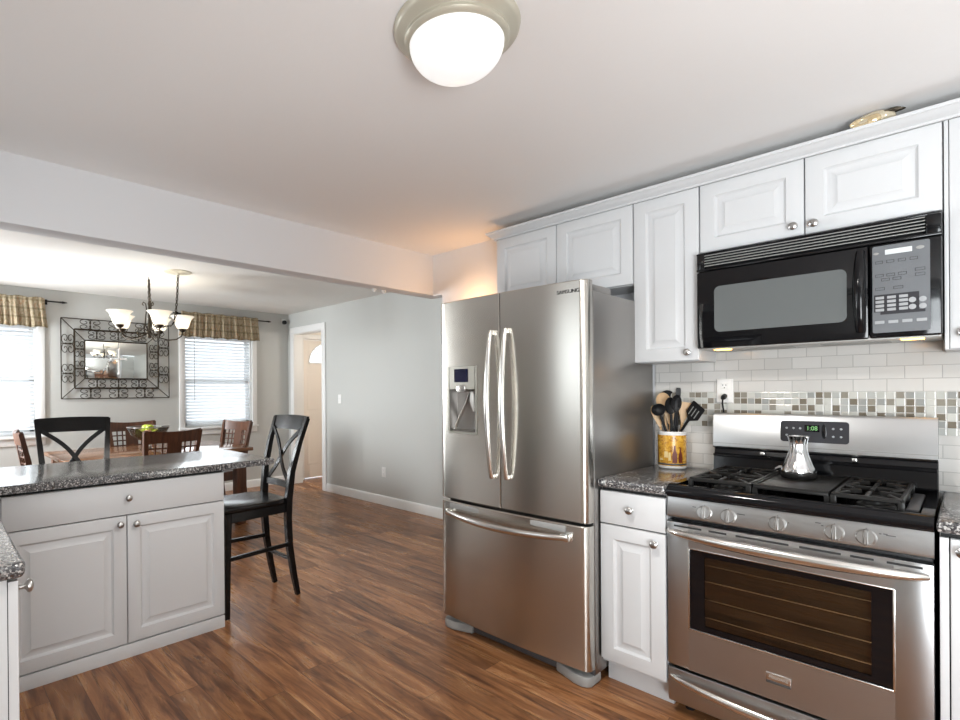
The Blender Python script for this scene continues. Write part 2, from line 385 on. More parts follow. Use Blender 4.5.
def thing(name, label, cat, loc=(0, 0, 0), rz=0, group=None):
    o = bpy.data.objects.new(name, None); COL.objects.link(o); o.empty_display_size = .1
    o.location = loc; o.rotation_euler = (0, 0, rz)
    WM[o.name] = Matrix.Translation(Vector(loc)) @ Matrix.Rotation(rz, 4, 'Z')
    return tag(o, label, cat, group)
def struct(o, label=None, cat=None):
    o['kind'] = 'structure'
    return tag(o, label, cat)
def copy_tree(o, parent=None):
    c = o.copy(); COL.objects.link(c)
    if parent is not None: c.parent = parent
    for ch in list(o.children): copy_tree(ch, c)
    return c
def text_part(s, size, name, m, parent, mtx, extr=.0006):
    cu = bpy.data.curves.new('t', 'FONT'); cu.body = s; cu.size = size; cu.extrude = extr; cu.align_x = 'CENTER'; cu.align_y = 'CENTER'; cu.resolution_u = 3
    ob = bpy.data.objects.new('t', cu); COL.objects.link(ob); bpy.context.view_layer.update()
    me = bpy.data.meshes.new_from_object(ob.evaluated_get(bpy.context.evaluated_depsgraph_get()))
    bpy.data.objects.remove(ob); me.name = name
    me.transform(WM[parent.name].inverted() @ mtx); me.materials.clear(); me.materials.append(m)
    o = bpy.data.objects.new(name, me); COL.objects.link(o); o.parent = parent; WM[o.name] = WM[parent.name].copy()
    return o
def face_y(loc, scale=(1, 1)):   # text facing -y
    return Matrix.Translation(Vector(loc)) @ Matrix.Rotation(PI/2, 4, 'X') @ Matrix.Diagonal((scale[0], scale[1], 1, 1))

# cabinet fronts -------------------------------------------------------------
def fmap(face, a):
    if face == 'ny': return lambda u, v, d: (u, a+d, v)
    if face == 'px': return lambda u, v, d: (a-d, u, v)
    if face == 'py': return lambda u, v, d: (u, a-d, v)
    if face == 'nx': return lambda u, v, d: (a+d, u, v)
def rings(mb, fm, u0, u1, v0, v1, rs, back=True):
    vs = []; fs = []
    for (i, d) in rs:
        for (u, v) in ((u0+i, v0+i), (u1-i, v0+i), (u1-i, v1-i), (u0+i, v1-i)): vs.append(fm(u, v, d))
    for k in range(len(rs)-1):
        for j in range(4): j2 = (j+1) % 4; fs.append((k*4+j, k*4+j2, (k+1)*4+j2, (k+1)*4+j))
    n = len(rs)-1; fs.append((n*4, n*4+1, n*4+2, n*4+3))
    if back: fs.append((3, 2, 1, 0))
    mb.add(vs, fs)
def panel_front(fm, u0, u1, v0, v1, fr=.058, th=.02):
    mb = MB()
    rings(mb, fm, u0, u1, v0, v1, [(0, th), (0, .004), (.0012, .0012), (.004, 0), (fr, 0), (fr+.002, .003), (fr+.006, .008), (fr+.010, .0105), (fr+.016, .0108), (fr+.040, .0022), (fr+.042, .0006), (fr+.0445, 0.0004)])
    return mb
def slab_front(fm, u0, u1, v0, v1, th=.02):
    mb = MB(); rings(mb, fm, u0, u1, v0, v1, [(0, th), (0, .004), (.0012, .0012), (.004, 0)]); return mb
KN = [(.0, -.001), (.009, -.001), (.009, .002), (.0055, .004), (.0055, .014), (.009, .017), (.0145, .020), (.0160, .024), (.0150, .028), (.010, .0315), (.004, .033), (0, .0332)]
def knob(parent, p, d):
    mb = MB(); mb.lathe(KN, p, d, 20); return mb.build('knob', M['nickel'], parent)
DIR = dict(ny=(0, -1, 0), px=(1, 0, 0), py=(0, 1, 0), nx=(-1, 0, 0))
def front(parent, face, a, u0, u1, v0, v1, kind='door', kn=None, fr=.058):
    fm = fmap(face, a)
    mb = panel_front(fm, u0, u1, v0, v1, fr) if kind == 'door' else slab_front(fm, u0, u1, v0, v1)
    o = mb.build(kind, M['cab'], parent, angle=25)
    if kn: knob(o, fm(kn[0], kn[1], 0), DIR[face])
    return o

# ------------------------------------------------------------------ the setting
XW, YG, YW, XB, ZK, ZD = -6.664, 3.884, 2.832, -2.734, 2.324, 2.419
YR, XR = -.6, 2.3
def simple(name, mb, m, **k): return struct(mb.build(name, m, **k))
simple('floor', MB().box(XW-.1, XR+.1, YR-.1, 5.6, -.05, 0), M['floor'])
simple('ceiling_kitchen', MB().box(XB, XR+.1, YR-.1, YW+.12, ZK, ZK+.1), M['ceil'])
simple('ceiling_dining', MB().box(XW-.1, XB-.13, YR-.1, 5.6, ZD, ZD+.1), M['ceil2'])
mb = MB().box(-2.64, XR, YW, YW+.12, 0, ZK); mb.box(XB, -2.64, YW, YW+.12, 2.018, ZK)
simple('wall_back', mb, M['beam'])
simple('wall_beam', MB().box(XB-.13, XB, YR, YW+.12, 2.0253, ZD+.05, .006, 2), M['beam'])
simple('wall_side', MB().box(-2.60, -2.48, YW+.12, YG, 0, ZD), M['wall'])
mb = MB().box(-5.78, -2.48, YG, YG+.12, 0, ZD); mb.box(XW, -6.50, YG, YG+.12, 0, ZD); mb.box(-6.50, -5.78, YG, YG+.12, 2.135, ZD)
simple('wall_right', mb, M['wall'])
def wall_with_holes(name, axis, a0, a1, u0, u1, z1, holes, m):
    us = sorted({u0, u1, *[h[0] for h in holes], *[h[1] for h in holes]}); zs = sorted({0, z1, *[h[2] for h in holes], *[h[3] for h in holes]})
    mb = MB()
    for i in range(len(us)-1):
        run = None
        for k in range(len(zs)-1):
            uc, zc = (us[i]+us[i+1])/2, (zs[k]+zs[k+1])/2
            if any(h[0] < uc < h[1] and h[2] < zc < h[3] for h in holes): continue
            if axis == 'x': mb.box(a0, a1, us[i], us[i+1], zs[k], zs[k+1])
            else: mb.box(us[i], us[i+1], a0, a1, zs[k], zs[k+1])
    return simple(name, mb, m)
WINS = [(-.03, .885, .86, 2.05), (2.405, 3.318, .86, 2.05)]
wall_with_holes('wall_front', 'x', XW-.14, XW, YR, YG+.12, ZD, WINS, M['wall'])
FD = (4.13, 5.03)
wall_with_holes('wall_foyer_front', 'x', XW-.14, XW, YG+.12, 5.6, ZD, [(FD[0], FD[1], 0, 2.09)], M['hall'])
mb = MB().box(XW, -4.6, 5.5, 5.6, 0, ZD); mb.box(-4.7, -4.6, YG+.12, 5.5, 0, ZD)
simple('wall_foyer', mb, M['hall'])
RW = [(-2.57, -1.68, 1.08, 2.12), (.65, 2.05, .02, 2.05), (-6.45, -5.55, .85, 2.1)]  # third opening is added to let in the dining fill light
wall_with_holes('wall_rear', 'y', YR-.12, YR, XW, XR, ZD, RW, M['wall'])
simple('wall_far_right', MB().box(XR, XR+.1, YR, YW+.12, 0, ZK), M['wall'])
# baseboards and door casing
simple('baseboard_right', MB().prism([(YG, 0), (YG-.014, 0), (YG-.014, .085), (YG-.009, .098), (YG-.004, .105), (YG, .105)], -5.70, -2.6, 'x'), M['skirt'])
simple('baseboard_front', MB().prism([(XW, 0), (XW+.014, 0), (XW+.014, .085), (XW+.009, .098), (XW+.004, .105), (XW, .105)], YR, YG, 'y'), M['skirt'])
mb = MB().box(-5.79, -5.705, YG-.018, YG, 0, 2.135, .004); mb.box(-6.58, -6.49, YG-.018, YG, 0, 2.135, .004); mb.box(-6.58, -5.705, YG-.019, YG, 2.125, 2.215, .004)
mb.box(-5.79, -5.775, YG, YG+.125, 0, 2.13); mb.box(-6.505, -6.49, YG, YG+.125, 0, 2.13); mb.box(-6.5, -5.78, YG, YG+.125, 2.12, 2.135)
simple('trim_1', mb, M['trim'])
# front door with fan light seen through the opening
d = struct(MB().box(XW-.10, XW-.055, FD[0]+.015, 4.265, .012, 2.08, .003).box(XW-.10, XW-.055, 4.875, FD[1]-.015, .012, 2.08, .003).box(XW-.10, XW-.055, 4.265, 4.875, .012, 1.735).box(XW-.10, XW-.055, 4.265, 4.875, 2.045, 2.08).build('door_1', M['fdoor']))
mb = MB(); cy_, cz_, rr = 4.57, 1.735, .305
arc = [(cy_+rr*math.cos(a), cz_+rr*math.sin(a)) for a in [PI*i/16 for i in range(17)]]
for i in range(16):   # spandrels above the half round light
    (a0, b0), (a1, b1) = arc[i], arc[i+1]
    mb.add([(x, *p) for x in (XW-.10, XW-.055) for p in ((a0, b0), (a1, b1), (a1, 2.05), (a0, 2.05))], [(0, 1, 2, 3), (7, 6, 5, 4), (0, 4, 5, 1), (2, 6, 7, 3), (1, 5, 6, 2), (0, 3, 7, 4)])
mb.build('fan_surround', M['fdoor'], d)
mb = MB(); mb.tube([(XW-.052, a, b) for a, b in arc], .012, 6); mb.bar((XW-.052, cy_-rr, cz_), (XW-.052, cy_+rr, cz_), .02, .024)
for k in (1, 2, 3): a = PI*k/4; mb.bar((XW-.055, cy_, cz_), (XW-.055, cy_+rr*math.cos(a), cz_+rr*math.sin(a)), .012, .012)
mb.build('fan_frame', M['trim'], d)
mb = MB(); mb.add([(XW-.08, cy_, cz_)]+[(XW-.08, a, b) for a, b in arc], [(0, i+1, i+2) for i in range(16)]); mb.build('fan_pane', M['glass'], d)
mb = MB()
for (y0, y1) in ((4.22, 4.54), (4.62, 4.94)):
    for (z0, z1) in ((.2, .86), (1.02, 1.58)): rings(mb, fmap('px', XW-.0549), y0, y1, z0, z1, [(0, 0), (.02, -.006), (.03, -.006), (.06, .002), (.065, .002)], False)
mb.build('panels', M['fdoor'], d)
MB().lathe(KN, (XW-.055, 4.94, .98), (1, 0, 0)).build('door_knob', M['nickel'], d)
mb = MB().box(XW, XW+.018, FD[0]-.07, FD[0], 0, 2.16, .003); mb.box(XW, XW+.018, FD[1], FD[1]+.07, 0, 2.16, .003); mb.box(XW, XW+.018, FD[0], FD[1], 2.09, 2.16, .003)
simple('trim_2', mb, M['trim'])

# dining windows with their blinds, rods, valances
def dining_window(n, h, blindlab, rodlab, vallab):
    y0, y1, z0, z1 = h; x = XW
    w = struct(MB().box(x-.14, x-.02, y0, y0+.02, z0, z1).box(x-.14, x-.02, y1-.02, y1, z0, z1).box(x-.14, x-.02, y0, y1, z1-.02, z1).box(x-.14, x-.02, y0, y1, z0, z0+.02).build('window_%d' % n, M['trim']))
    mb = MB(); c = .065
    mb.box(x, x+.018, y0-c, y0+.004, z0-.02, z1+c, .003); mb.box(x, x+.018, y1-.004, y1+c, z0-.02, z1+c, .003); mb.box(x, x+.018, y0, y1, z1, z1+c, .003)
    mb.build('casing', M['trim'], w)
    MB().box(x-.02, x+.045, y0-c-.01, y1+c+.01, z0-.022, z0, .004).box(x, x+.016, y0-c, y1+c, z0-.095, z0-.022, .003).build('sill', M['trim'], w)
    mb = MB(); zm = (z0+z1)/2
    for (a, b, xx) in ((z0+.02, zm+.02, -.085), (zm-.02, z1-.02, -.115)):
        mb.box(x+xx-.02, x+xx, y0+.02, y0+.06, a, b); mb.box(x+xx-.02, x+xx, y1-.06, y1-.02, a, b); mb.box(x+xx-.02, x+xx, y0+.02, y1-.02, a, a+.045); mb.box(x+xx-.02, x+xx, y0+.02, y1-.02, b-.04, b)
    mb.build('sash', M['trim'], w)
    mb = MB(); mb.box(x-.098, x-.095, y0+.05, y1-.05, z0+.05, zm); mb.box(x-.128, x-.125, y0+.05, y1-.05, zm, z1-.05); mb.build('pane', M['glass'], w)
    b = thing('window_blind', blindlab, 'blind', (x-.03, (y0+y1)/2, z0), 0, 'white blinds in the dining windows')
    MB().box(x-.06, x-.005, y0+.022, y1-.022, z1-.062, z1-.021, .004).build('headrail', M['blind'], b)
    mb = MB(); zb = z0+.035; nsl = int((z1-.07-zb-.03)/.0405)
    for k in range(nsl):
        zz = zb+.045+k*.0405; t = .62
        mb.add([(x-.033-.0235*math.cos(t)+q[0], y, zz+.0235*math.sin(t)+q[1]) for y in (y0+.026, y1-.026) for q in ((0, 0), (.047*math.cos(t), -.047*math.sin(t)), (.047*math.cos(t)+.001, -.047*math.sin(t)+.0025), (.001, .0025))],
               [(0, 1, 5, 4), (1, 2, 6, 5), (2, 3, 7, 6), (3, 0, 4, 7), (3, 2, 1, 0), (4, 5, 6, 7)])
    mb.build('slats', M['blind'], b, angle=20)
    MB().box(x-.058, x-.01, y0+.026, y1-.026, z0+.02, z0+.045, .004).build('bottom_rail', M['blind'], b)
    for yy in (y0+.16, y1-.16): MB().tube([(x-.009, yy, z1-.06), (x-.009, yy, z0+.04)], .0012, 5).build('ladder_cord', M['white'], b)
    MB().tube([(x-.002, y0+.13, z1-.05), (x+.001, y0+.13, z1-.85)], .0035, 6).build('tilt_wand', M['grey'], b)
    r = thing('curtain_rod', rodlab, 'curtain rod', (x+.06, (y0+y1)/2, 2.285), 0, 'curtain rods over the dining windows')
    ya, yb = y0-.20, y1+.20
    MB().tube([(x+.06, ya, 2.285), (x+.06, yb, 2.285)], .008, 8).build('rod', M['blackm'], r)
    for s_, yy in ((-1, ya), (1, yb)):
        MB().lathe([(.0, -.005), (.010, -.004), (.012, .002), (.008, .008), (.013, .02), (.010, .04), (.003, .065), (0, .068)], (x+.06, yy, 2.285), (0, s_, 0), 10).build('finial', M['blackm'], r)
        MB().box(x, x+.06, yy-s_*.12-.006, yy-s_*.12+.006, 2.279, 2.291).box(x, x+.006, yy-s_*.12-.012, yy-s_*.12+.012, 2.255, 2.31).build('bracket', M['blackm'], r)
    # gathered fabric: a rod pocket with a ruffle above and a wavy skirt below
    n_ = 110; rows = [2.312, 2.300, 2.292, 2.278, 2.262, 2.22, 2.16, 2.10, 2.045, 2.005]; vs = []; fs = []
    rnd = random.Random(n); ph = [rnd.uniform(0, 6.28) for _ in range(4)]
    va, vb = y0-.06, y1+.06
    for zi, zz in enumerate(rows):
        for i in range(n_+1):
            t = i/n_; spread = 1+.05*max(0, (2.262-zz)/.25)
            y = (va+vb)/2+(t-.5)*(vb-va)*spread
            amp = .004 if zi in (2, 3) else (.012 if zi < 2 else .010+.05*(2.27-zz))
            wv = math.sin(t*150+ph[0])*.6+math.sin(t*87+ph[1])*.5+math.sin(t*38+ph[2])*.4
            base = {0: .062, 1: .07, 2: .071, 3: .071}.get(zi, .068)
            vs.append((x+base+.004+amp*wv+.008, y, zz+(.006*math.sin(t*40+ph[3]) if zi in (0, len(rows)-1) else 0)))
    for a in range(len(rows)-1):
        for i in range(n_): fs.append((a*(n_+1)+i, a*(n_+1)+i+1, (a+1)*(n_+1)+i+1, (a+1)*(n_+1)+i))
    v = MB().add(vs, fs).build('valance', M['valance'], None, (x+.07, (y0+y1)/2, 2.0), 60)
    sm = v.modifiers.new('solid', 'SOLIDIFY'); sm.thickness = .003; sm.offset = 1
    tag(v, vallab, 'valance', 'plaid valances on the dining windows')
dining_window(1, WINS[0], 'white slatted blind in the window left of the scroll-framed mirror', 'black curtain rod over the window left of the mirror', 'gathered plaid valance above the window left of the mirror')
dining_window(2, WINS[1], 'white slatted blind in the window right of the mirror, beside the corner', 'black curtain rod over the window right of the mirror', 'gathered plaid valance above the window right of the mirror, behind the chandelier')
# unseen windows and patio door behind the camera; the dining one is added for light
for n, (x0, x1, z0, z1) in enumerate(RW):
    y = YR; w = MB()
    for (a, b, c, e) in ((x0, x0+.06, z0, z1), (x1-.06, x1, z0, z1), (x0, x1, z0, z0+.06), (x0, x1, z1-.06, z1), ((x0+x1)/2-.03, (x0+x1)/2+.03, z0, z1)): w.box(a, b, y-.09, y-.03, c, e)
    w.box(x0-.07, x0, y, y+.018, max(0, z0-.07), z1+.07).box(x1, x1+.07, y, y+.018, max(0, z0-.07), z1+.07).box(x0, x1, y, y+.018, z1, z1+.07)
    o = struct(w.build('window_%d' % (n+3) if n != 1 else 'door_2', M['trim']))
    MB().box(x0+.05, x1-.05, y-.062, y-.058, z0+.05, z1-.05).build('pane', M['glass'], o)

# tiled backsplash
o = struct(MB().box(-1.112, .9, YW-.010, YW, .914, 1.122).box(-1.112, .9, YW-.010, YW, 1.2895, 1.50).build('wall_backsplash', M['subway']))
MB().box(-1.112, .9, YW-.0105, YW, 1.122, 1.2895).build('mosaic_band', M['mosaic'], o)
YT = YW-.0105

# ------------------------------------------------------------------ wall cabinets
YU = 2.589
def wall_cab(name, label, x0, x1, z0, z1, doors, loc):
    t = thing(name, label, 'cabinet', loc, 0, 'white wall cabinets')
    MB().box(x0, x1, YU+.022, YW-.012, z0, z1, .001, 1).build('carcass', M['cabin'], t)
    MB().box(x0+.004, x1-.004, YU+.0195, YU+.0225, z0+.004, z1-.004).build('face_gap', M['gap'], t)
    for (a, b, k) in doors: front(t, 'ny', YU, a, b, z0+.003, 2.222, 'door', k)
    return t
G = .002
wall_cab('wall_cabinet', 'short white two-door wall cabinet above the refrigerator', -1.957, -1.124, 1.826, 2.232, [(-1.955, -1.548-G, None), (-1.548+G, -1.126, None)], (-1.54, 2.7, 1.826))
wall_cab('wall_cabinet', 'tall white single-door wall cabinet left of the microwave', -1.122, -.825, 1.434, 2.232, [(-1.120, -.827, (-.872, 1.474))], (-.98, 2.7, 1.434))
wall_cab('wall_cabinet', 'short white two-door wall cabinet above the microwave', -.823, -.057, 1.915, 2.232, [(-.821, -.441-G, (-.475, 1.955)), (-.441+G, -.059, (-.409, 1.952))], (-.44, 2.7, 1.915))
RC = wall_cab('wall_cabinet', 'white wall cabinet right of the microwave, cut by the photo edge', -.055, .42, 1.434, 2.232, [(-.043, .40, (-.008, 1.489))], (.18, 2.7, 1.434))
MB().box(-.055, -.0445, YU+.002, YU+.022, 1.437, 2.222, .001).build('stile', M['cab'], RC)
# crown moulding: profile swept round the left corner
prof = [(0, 2.222), (.010, 2.222), (.010, 2.230), (.016, 2.234), (.024, 2.238), (.034, 2.246), (.042, 2.254), (.047, 2.256), (.047, 2.268), (0, 2.268)]
vs = []; fs = []; n = len(prof); xl, xr, yf, yb = -1.957, .45, YU, YW-.002
for (d_, z) in prof: vs.append((xl-d_, yb, z))
for (d_, z) in prof: vs.append((xl-d_, yf-d_, z))
for (d_, z) in prof: vs.append((xr, yf-d_, z))
for s_ in range(2):
    for i in range(n): j = (i+1) % n; fs.append((s_*n+i, s_*n+j, (s_+1)*n+j, (s_+1)*n+i))
fs += [tuple(range(n)), tuple(range(2*n, 3*n))]
tag(MB().add(vs, fs).build('crown_moulding', M['cab'], None, (-.75, 2.6, 2.222), 20), 'white crown moulding along the top of the wall cabinets', 'moulding')

# ------------------------------------------------------------------ base cabinets on the range wall and their worktops
YB = 2.206
def base_cab(label, x0, x1, dk, kk, grp='white base cabinets'):
    t = thing('base_cabinet', label, 'cabinet', ((x0+x1)/2, 2.5, 0), 0, grp)
    MB().box(x0, x1, YB+.022, YW-.012, .10, .877, .001, 1).build('carcass', M['cabin'], t)
    MB().box(x0+.004, x1-.004, YB+.0195, YB+.0225, .115, .872).build('face_gap', M['gap'], t)
    MB().box(x0, x1, YB+.075, YB+.095, 0, .115).build('toe_kick', M['cab'], t)
    front(t, 'ny', YB, x0+.002, x1-.002, .719, .862, 'drawer', dk)
    front(t, 'ny', YB, x0+.002, x1-.002, .118, .713, 'door', kk)
    return t
base_cab('narrow white base cabinet between refrigerator and range', -1.112, -.832, (-.973, .793), (-.872, .671))
t = thing('base_cabinet', 'white base cabinet right of the range, cut by the photo edge', 'cabinet', (.2, 2.5, 0), 0, 'white base cabinets')
MB().box(-.060, .45, YB+.022, YW-.012, .10, .877, .001, 1).build('carcass', M['cabin'], t)
MB().box(-.058, .45, YB+.0195, YB+.0225, .115, .872).build('face_gap', M['gap'], t)
MB().box(-.060, .45, YB+.075, YB+.095, 0, .115).build('toe_kick', M['cab'], t)
front(t, 'ny', YB, -.038, .43, .118, .862, 'door', (-.012, .829))
MB().box(-.060, -.041, YB+.004, YB+.022, .118, .862, .001).build('stile', M['cab'], t)
def wtop(mb): return mb
tag(MB().box(-1.1135, -.829, 2.186, YW-.0115, .878, .914, .009, 3).build('worktop', M['granite'], None, (-.97, 2.5, .878)), 'dark speckled worktop between the refrigerator and the range', 'worktop', 'speckled worktops')
tag(MB().box(-.066, .46, 2.186, YW-.0115, .878, .914, .009, 3).build('worktop', M['granite'], None, (.2, 2.5, .878)), 'dark speckled worktop at the right edge beside the range', 'worktop', 'speckled worktops')

# ------------------------------------------------------------------ refrigerator
fx0, fx1, fxc, fhw = -1.985, -1.116, -1.5505, .4345
def fy(x):
    t_ = abs(x-fxc)/fhw; y = 2.088+.016*t_*t_
    e = fhw-abs(x-fxc)
    if e < .03: q = 1-max(e, 0)/.03; y += .03*(1-math.sqrt(max(0, 1-q*q)))
    return y
def shell(mb, x0, x1, z0, z1, yfun, yback, hole=None, nx=28, off=0.0, ez=.005, mi=0):
    xs = {x0, x1, x0+.002, x1-.002}
    for i in range(1, nx): xs.add(x0+(x1-x0)*i/nx)
    for i in range(1, 8):
        for q in (fx0+.03*i/8*i/8, fx1-.03*i/8*i/8):
            if x0 < q < x1: xs.add(q)
    zs = {z0, z0+ez, z1-ez, z1}
    if hole: xs |= {hole[0], hole[1]}; zs |= {hole[2], hole[3]}
    xs = sorted(xs); zs = sorted(zs)
    xs = [x for i, x in enumerate(xs) if i == 0 or x-xs[i-1] > 1e-5]
    idx = {}; vs = []; fs = []
    for i, x in enumerate(xs):
        for k, z in enumerate(zs):
            y = yfun(x)+off+(ez if k in (0, len(zs)-1) else 0)+(.003 if i in (0, len(xs)-1) else 0)
            idx[i, k] = len(vs); vs.append((x, y, z))
    I, K = len(xs), len(zs)
    for i in range(I-1):
        for k in range(K-1):
            xc, zc = (xs[i]+xs[i+1])/2, (zs[k]+zs[k+1])/2
            if hole and hole[0] < xc < hole[1] and hole[2] < zc < hole[3]: continue
            fs.append((idx[i, k], idx[i+1, k], idx[i+1, k+1], idx[i, k+1]))
    per = [(i, 0) for i in range(I)]+[(I-1, k) for k in range(1, K)]+[(i, K-1) for i in range(I-2, -1, -1)]+[(0, k) for k in range(K-2, 0, -1)]
    b0 = len(vs)
    for p in per: v = vs[idx[p]]; vs.append((v[0], yback, v[2]))
    n = len(per)
    for j in range(n): fs.append((idx[per[j]], idx[per[(j+1) % n]], b0+(j+1) % n, b0+j))
    fs.append(tuple(b0+j for j in range(n)))
    mb.add(vs, fs, mi)
fr = thing('refrigerator', 'stainless french-door refrigerator with ice dispenser and bottom freezer drawer', 'refrigerator', (fxc, 2.48, 0))
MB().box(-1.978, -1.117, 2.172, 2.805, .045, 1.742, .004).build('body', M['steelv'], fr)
MB().box(-1.96, -1.125, 2.160, 2.174, .06, 1.74).build('gasket', M['gap'], fr)
def fhandle(parent, x, z0, z1):
    n = 22; pts = []; rr = []
    for i in range(n+1):
        t_ = i/n; s_ = math.sin(PI*t_)
        pts.append((x, fy(x)-.020-.036*s_**.8, z0+(z1-z0)*t_)); rr.append(.0095+.003*s_)
    mb = MB().tube(pts, rr, 12, flat=(1.0, 1.15), up=(0, 1, 0))
    for z in (z0+.006, z1-.006): mb.box(x-.012, x+.012, fy(x)-.024, fy(x)+.004, z-.012, z+.012, .004)
    return mb.build('handle', M['handle'], parent)
DH = (-1.905, -1.722, 1.09, 1.312)
mb = MB(); shell(mb, fx0, -1.5655, .722, 1.787, fy, 2.160, DH); ld = mb.build('door', M['steel'], fr, angle=30); fhandle(ld, -1.603, .873, 1.598)
mb = MB(); shell(mb, -1.5605, fx1, .722, 1.787, fy, 2.160); rd = mb.build('door', M['steel'], fr, angle=30); fhandle(rd, -1.514, .878, 1.60)
mb = MB(); shell(mb, fx0, fx1, .076, .708, fy, 2.160); fd = mb.build('freezer_drawer', M['steel'], fr, angle=30)
pts = []; rr = []
for i in range(27):
    t_ = i/26; x = -1.915+.715*t_; s_ = math.sin(PI*t_)
    pts.append((x, fy(x)-.020-.040*s_**.7, .652-.012*s_)); rr.append(.012+.004*s_)
mb = MB().tube(pts, rr, 12, flat=(1.1, .9), up=(0, 0, 1))
for x in (-1.905, -1.21): mb.box(x-.02, x+.02, fy(x)-.026, fy(x)+.004, .635, .668, .005)
mb.build('handle', M['handle'], fd)
MB().box(-1.905, -1.215, 2.09, 2.112, .672, .700, .003).build('grip_recess', M['grey'], fd)
# dispenser: recess, lit panel, screen, lever
mb = MB(); rx0, rx1, rz0, rz1 = DH; yb_ = 2.155
mb.add([(rx0, fy(rx0), rz0), (rx1, fy(rx1), rz0), (rx1, fy(rx1), rz1), (rx0, fy(rx0), rz1), (rx0+.006, yb_, rz0+.01), (rx1-.006, yb_, rz0+.01), (rx1-.006, yb_, rz1), (rx0+.006, yb_, rz1)],
       [(4, 5, 6, 7), (0, 1, 5, 4), (1, 2, 6, 5), (2, 3, 7, 6), (3, 0, 4, 7)])
dsp = mb.build('dispenser', M['steelv'], ld)
mb = MB(); f2 = lambda x: 2.088+.016*(abs(x-fxc)/fhw)**2
for (a, b, c, e) in ((-1.919, -1.905, 1.076, 1.434), (-1.722, -1.708, 1.076, 1.434), (-1.9049, -1.7221, 1.076, 1.09), (-1.9049, -1.7221, 1.312, 1.434)): shell(mb, a, b, c, e, f2, 2.115, None, 4, -.003, .002)
mb.build('bezel', M['bezel'], ld)
mb = MB(); shell(mb, -1.868, -1.768, 1.350, 1.420, f2, 2.11, None, 4, -.0055, .001); mb.build('screen', M['navy'], ld)
mb = MB().box(-1.85, -1.785, 2.085, 2.13, 1.296, 1.335, .006); mb.build('nozzle', M['handle'], ld)
MB().tube([(-1.88, 2.112, 1.10), (-1.865, 2.118, 1.14), (-1.83, 2.135, 1.22), (-1.80, 2.145, 1.30)], [.012, .014, .013, .010], 10, flat=(.6, 1.3)).build('lever', M['handle'], ld)
MB().tube([(-1.765, 2.14, 1.20), (-1.765, 2.12, 1.25), (-1.765, 2.12, 1.30)], [.012, .016, .012], 8).build('ice_lever', M['lgrey'], ld)
text_part('SAMSUNG', .0235, 'brand_lettering', M['blackm'], rd, Matrix.Translation(Vector((-1.198, fy(-1.198)-.0016, 1.740))) @ Matrix.Rotation(.052, 4, 'Z') @ Matrix.Rotation(PI/2, 4, 'X'), .0012)
for x0 in (-1.22, -1.965): MB().box(x0, x0+.10, 2.115, 2.345, 1.742, 1.772, .004).build('hinge_cover', M['steelv'], fr)
MB().box(-1.93, -1.12, 2.16, 2.20, .012, .075, .003).build('base_grille', M['dkgrey'], fr)
for sx in (-1, 1):
    e_ = fxc+sx*.432
    MB().prism([(e_, 2.22), (e_, 2.138), (e_-sx*.012, 2.120), (e_-sx*.032, 2.110), (e_-sx*.075, 2.112), (e_-sx*.18, 2.150), (e_-sx*.18, 2.22)][::sx], .001, .050, 'z', .010, 2).build('foot_cover', M['grey'], fr)
MB().box(-1.90, -1.15, 2.60, 2.78, 0, .05).build('rear_foot', M['dkgrey'], fr)

# ------------------------------------------------------------------ microwave over the range
mw = thing('microwave', 'black over-range microwave with vent louvres and silver keypad', 'microwave', (-.44, 2.7, 1.483))
mx0, mx1, my, mz0, mz1 = -.822, -.059, 2.5455, 1.484, 1.906
MB().box(mx0, mx1, my+.03, YT-.001, mz0+.012, mz1, .003).build('body', M['blackm'], mw)
# underside
ub = MB().box(mx0+.004, mx1-.004, my+.012, YT-.004, mz0-.004, mz0+.013, .003).build('underside', M['lgrey'], mw)
MB().box(-.70, -.50, 2.63, 2.75, mz0-.006, mz0-.004).box(-.40, -.20, 2.63, 2.75, mz0-.006, mz0-.004).build('grease_filter', M['grey'], ub)
for x in (-.735, -.135): MB().box(x-.03, x+.03, my+.035, my+.075, mz0-.008, mz0-.003, .002).build('lamp_lens', M['amber'], ub)
# vent
mb = MB().box(mx0, -.79, my, my+.03, 1.829, mz1, .006); mb.box(-.10, mx1, my, my+.03, 1.829, mz1, .006); mb.box(mx0, mx1, my, my+.03, 1.898, mz1, .002); mb.box(mx0, mx1, my-.001, my+.03, 1.826, 1.836, .002)
mb.build('vent_frame', M['black'], mw)
mb = MB()
for k in range(5):
    z = 1.845+k*.0115; mb.add([(x, y, zz) for x in (-.79, -.10) for (y, zz) in ((my+.001, z), (my+.022, z+.007), (my+.022, z+.010), (my+.001, z+.003))], [(0, 1, 5, 4), (1, 2, 6, 5), (2, 3, 7, 6), (3, 0, 4, 7), (0, 3, 2, 1), (4, 5, 6, 7)])
mb.build('louvres', M['grey'], mw)
# door
mb = MB().box(mx0, -.2475, my, my+.028, mz0, 1.823, .006); md = mb.build('door', M['blackg'], mw)
def rrect(x0, x1, z0, z1, r, n=6):
    out = []
    for (cx_, cz__, a0) in ((x1-r, z1-r, 0), (x0+r, z1-r, PI/2), (x0+r, z0+r, PI), (x1-r, z0+r, 1.5*PI)):
        for i in range(n+1): a = a0+PI/2*i/n; out.append((cx_+r*math.cos(a), cz__+r*math.sin(a)))
    return out
MB().prism(rrect(-.752, -.308, 1.553, 1.752, .022), my-.0012, my+.001, 'y').build('window', M['mwin'], md)
n = 16; pts = [(-.268, my-.006-.028*math.sin(PI*i/n)**.6, 1.512+.292*i/n) for i in range(n+1)]
MB().tube(pts, [.012+.004*math.sin(PI*i/n) for i in range(n+1)], 10, flat=(1, 1.1)).build('handle', M['black'], md)
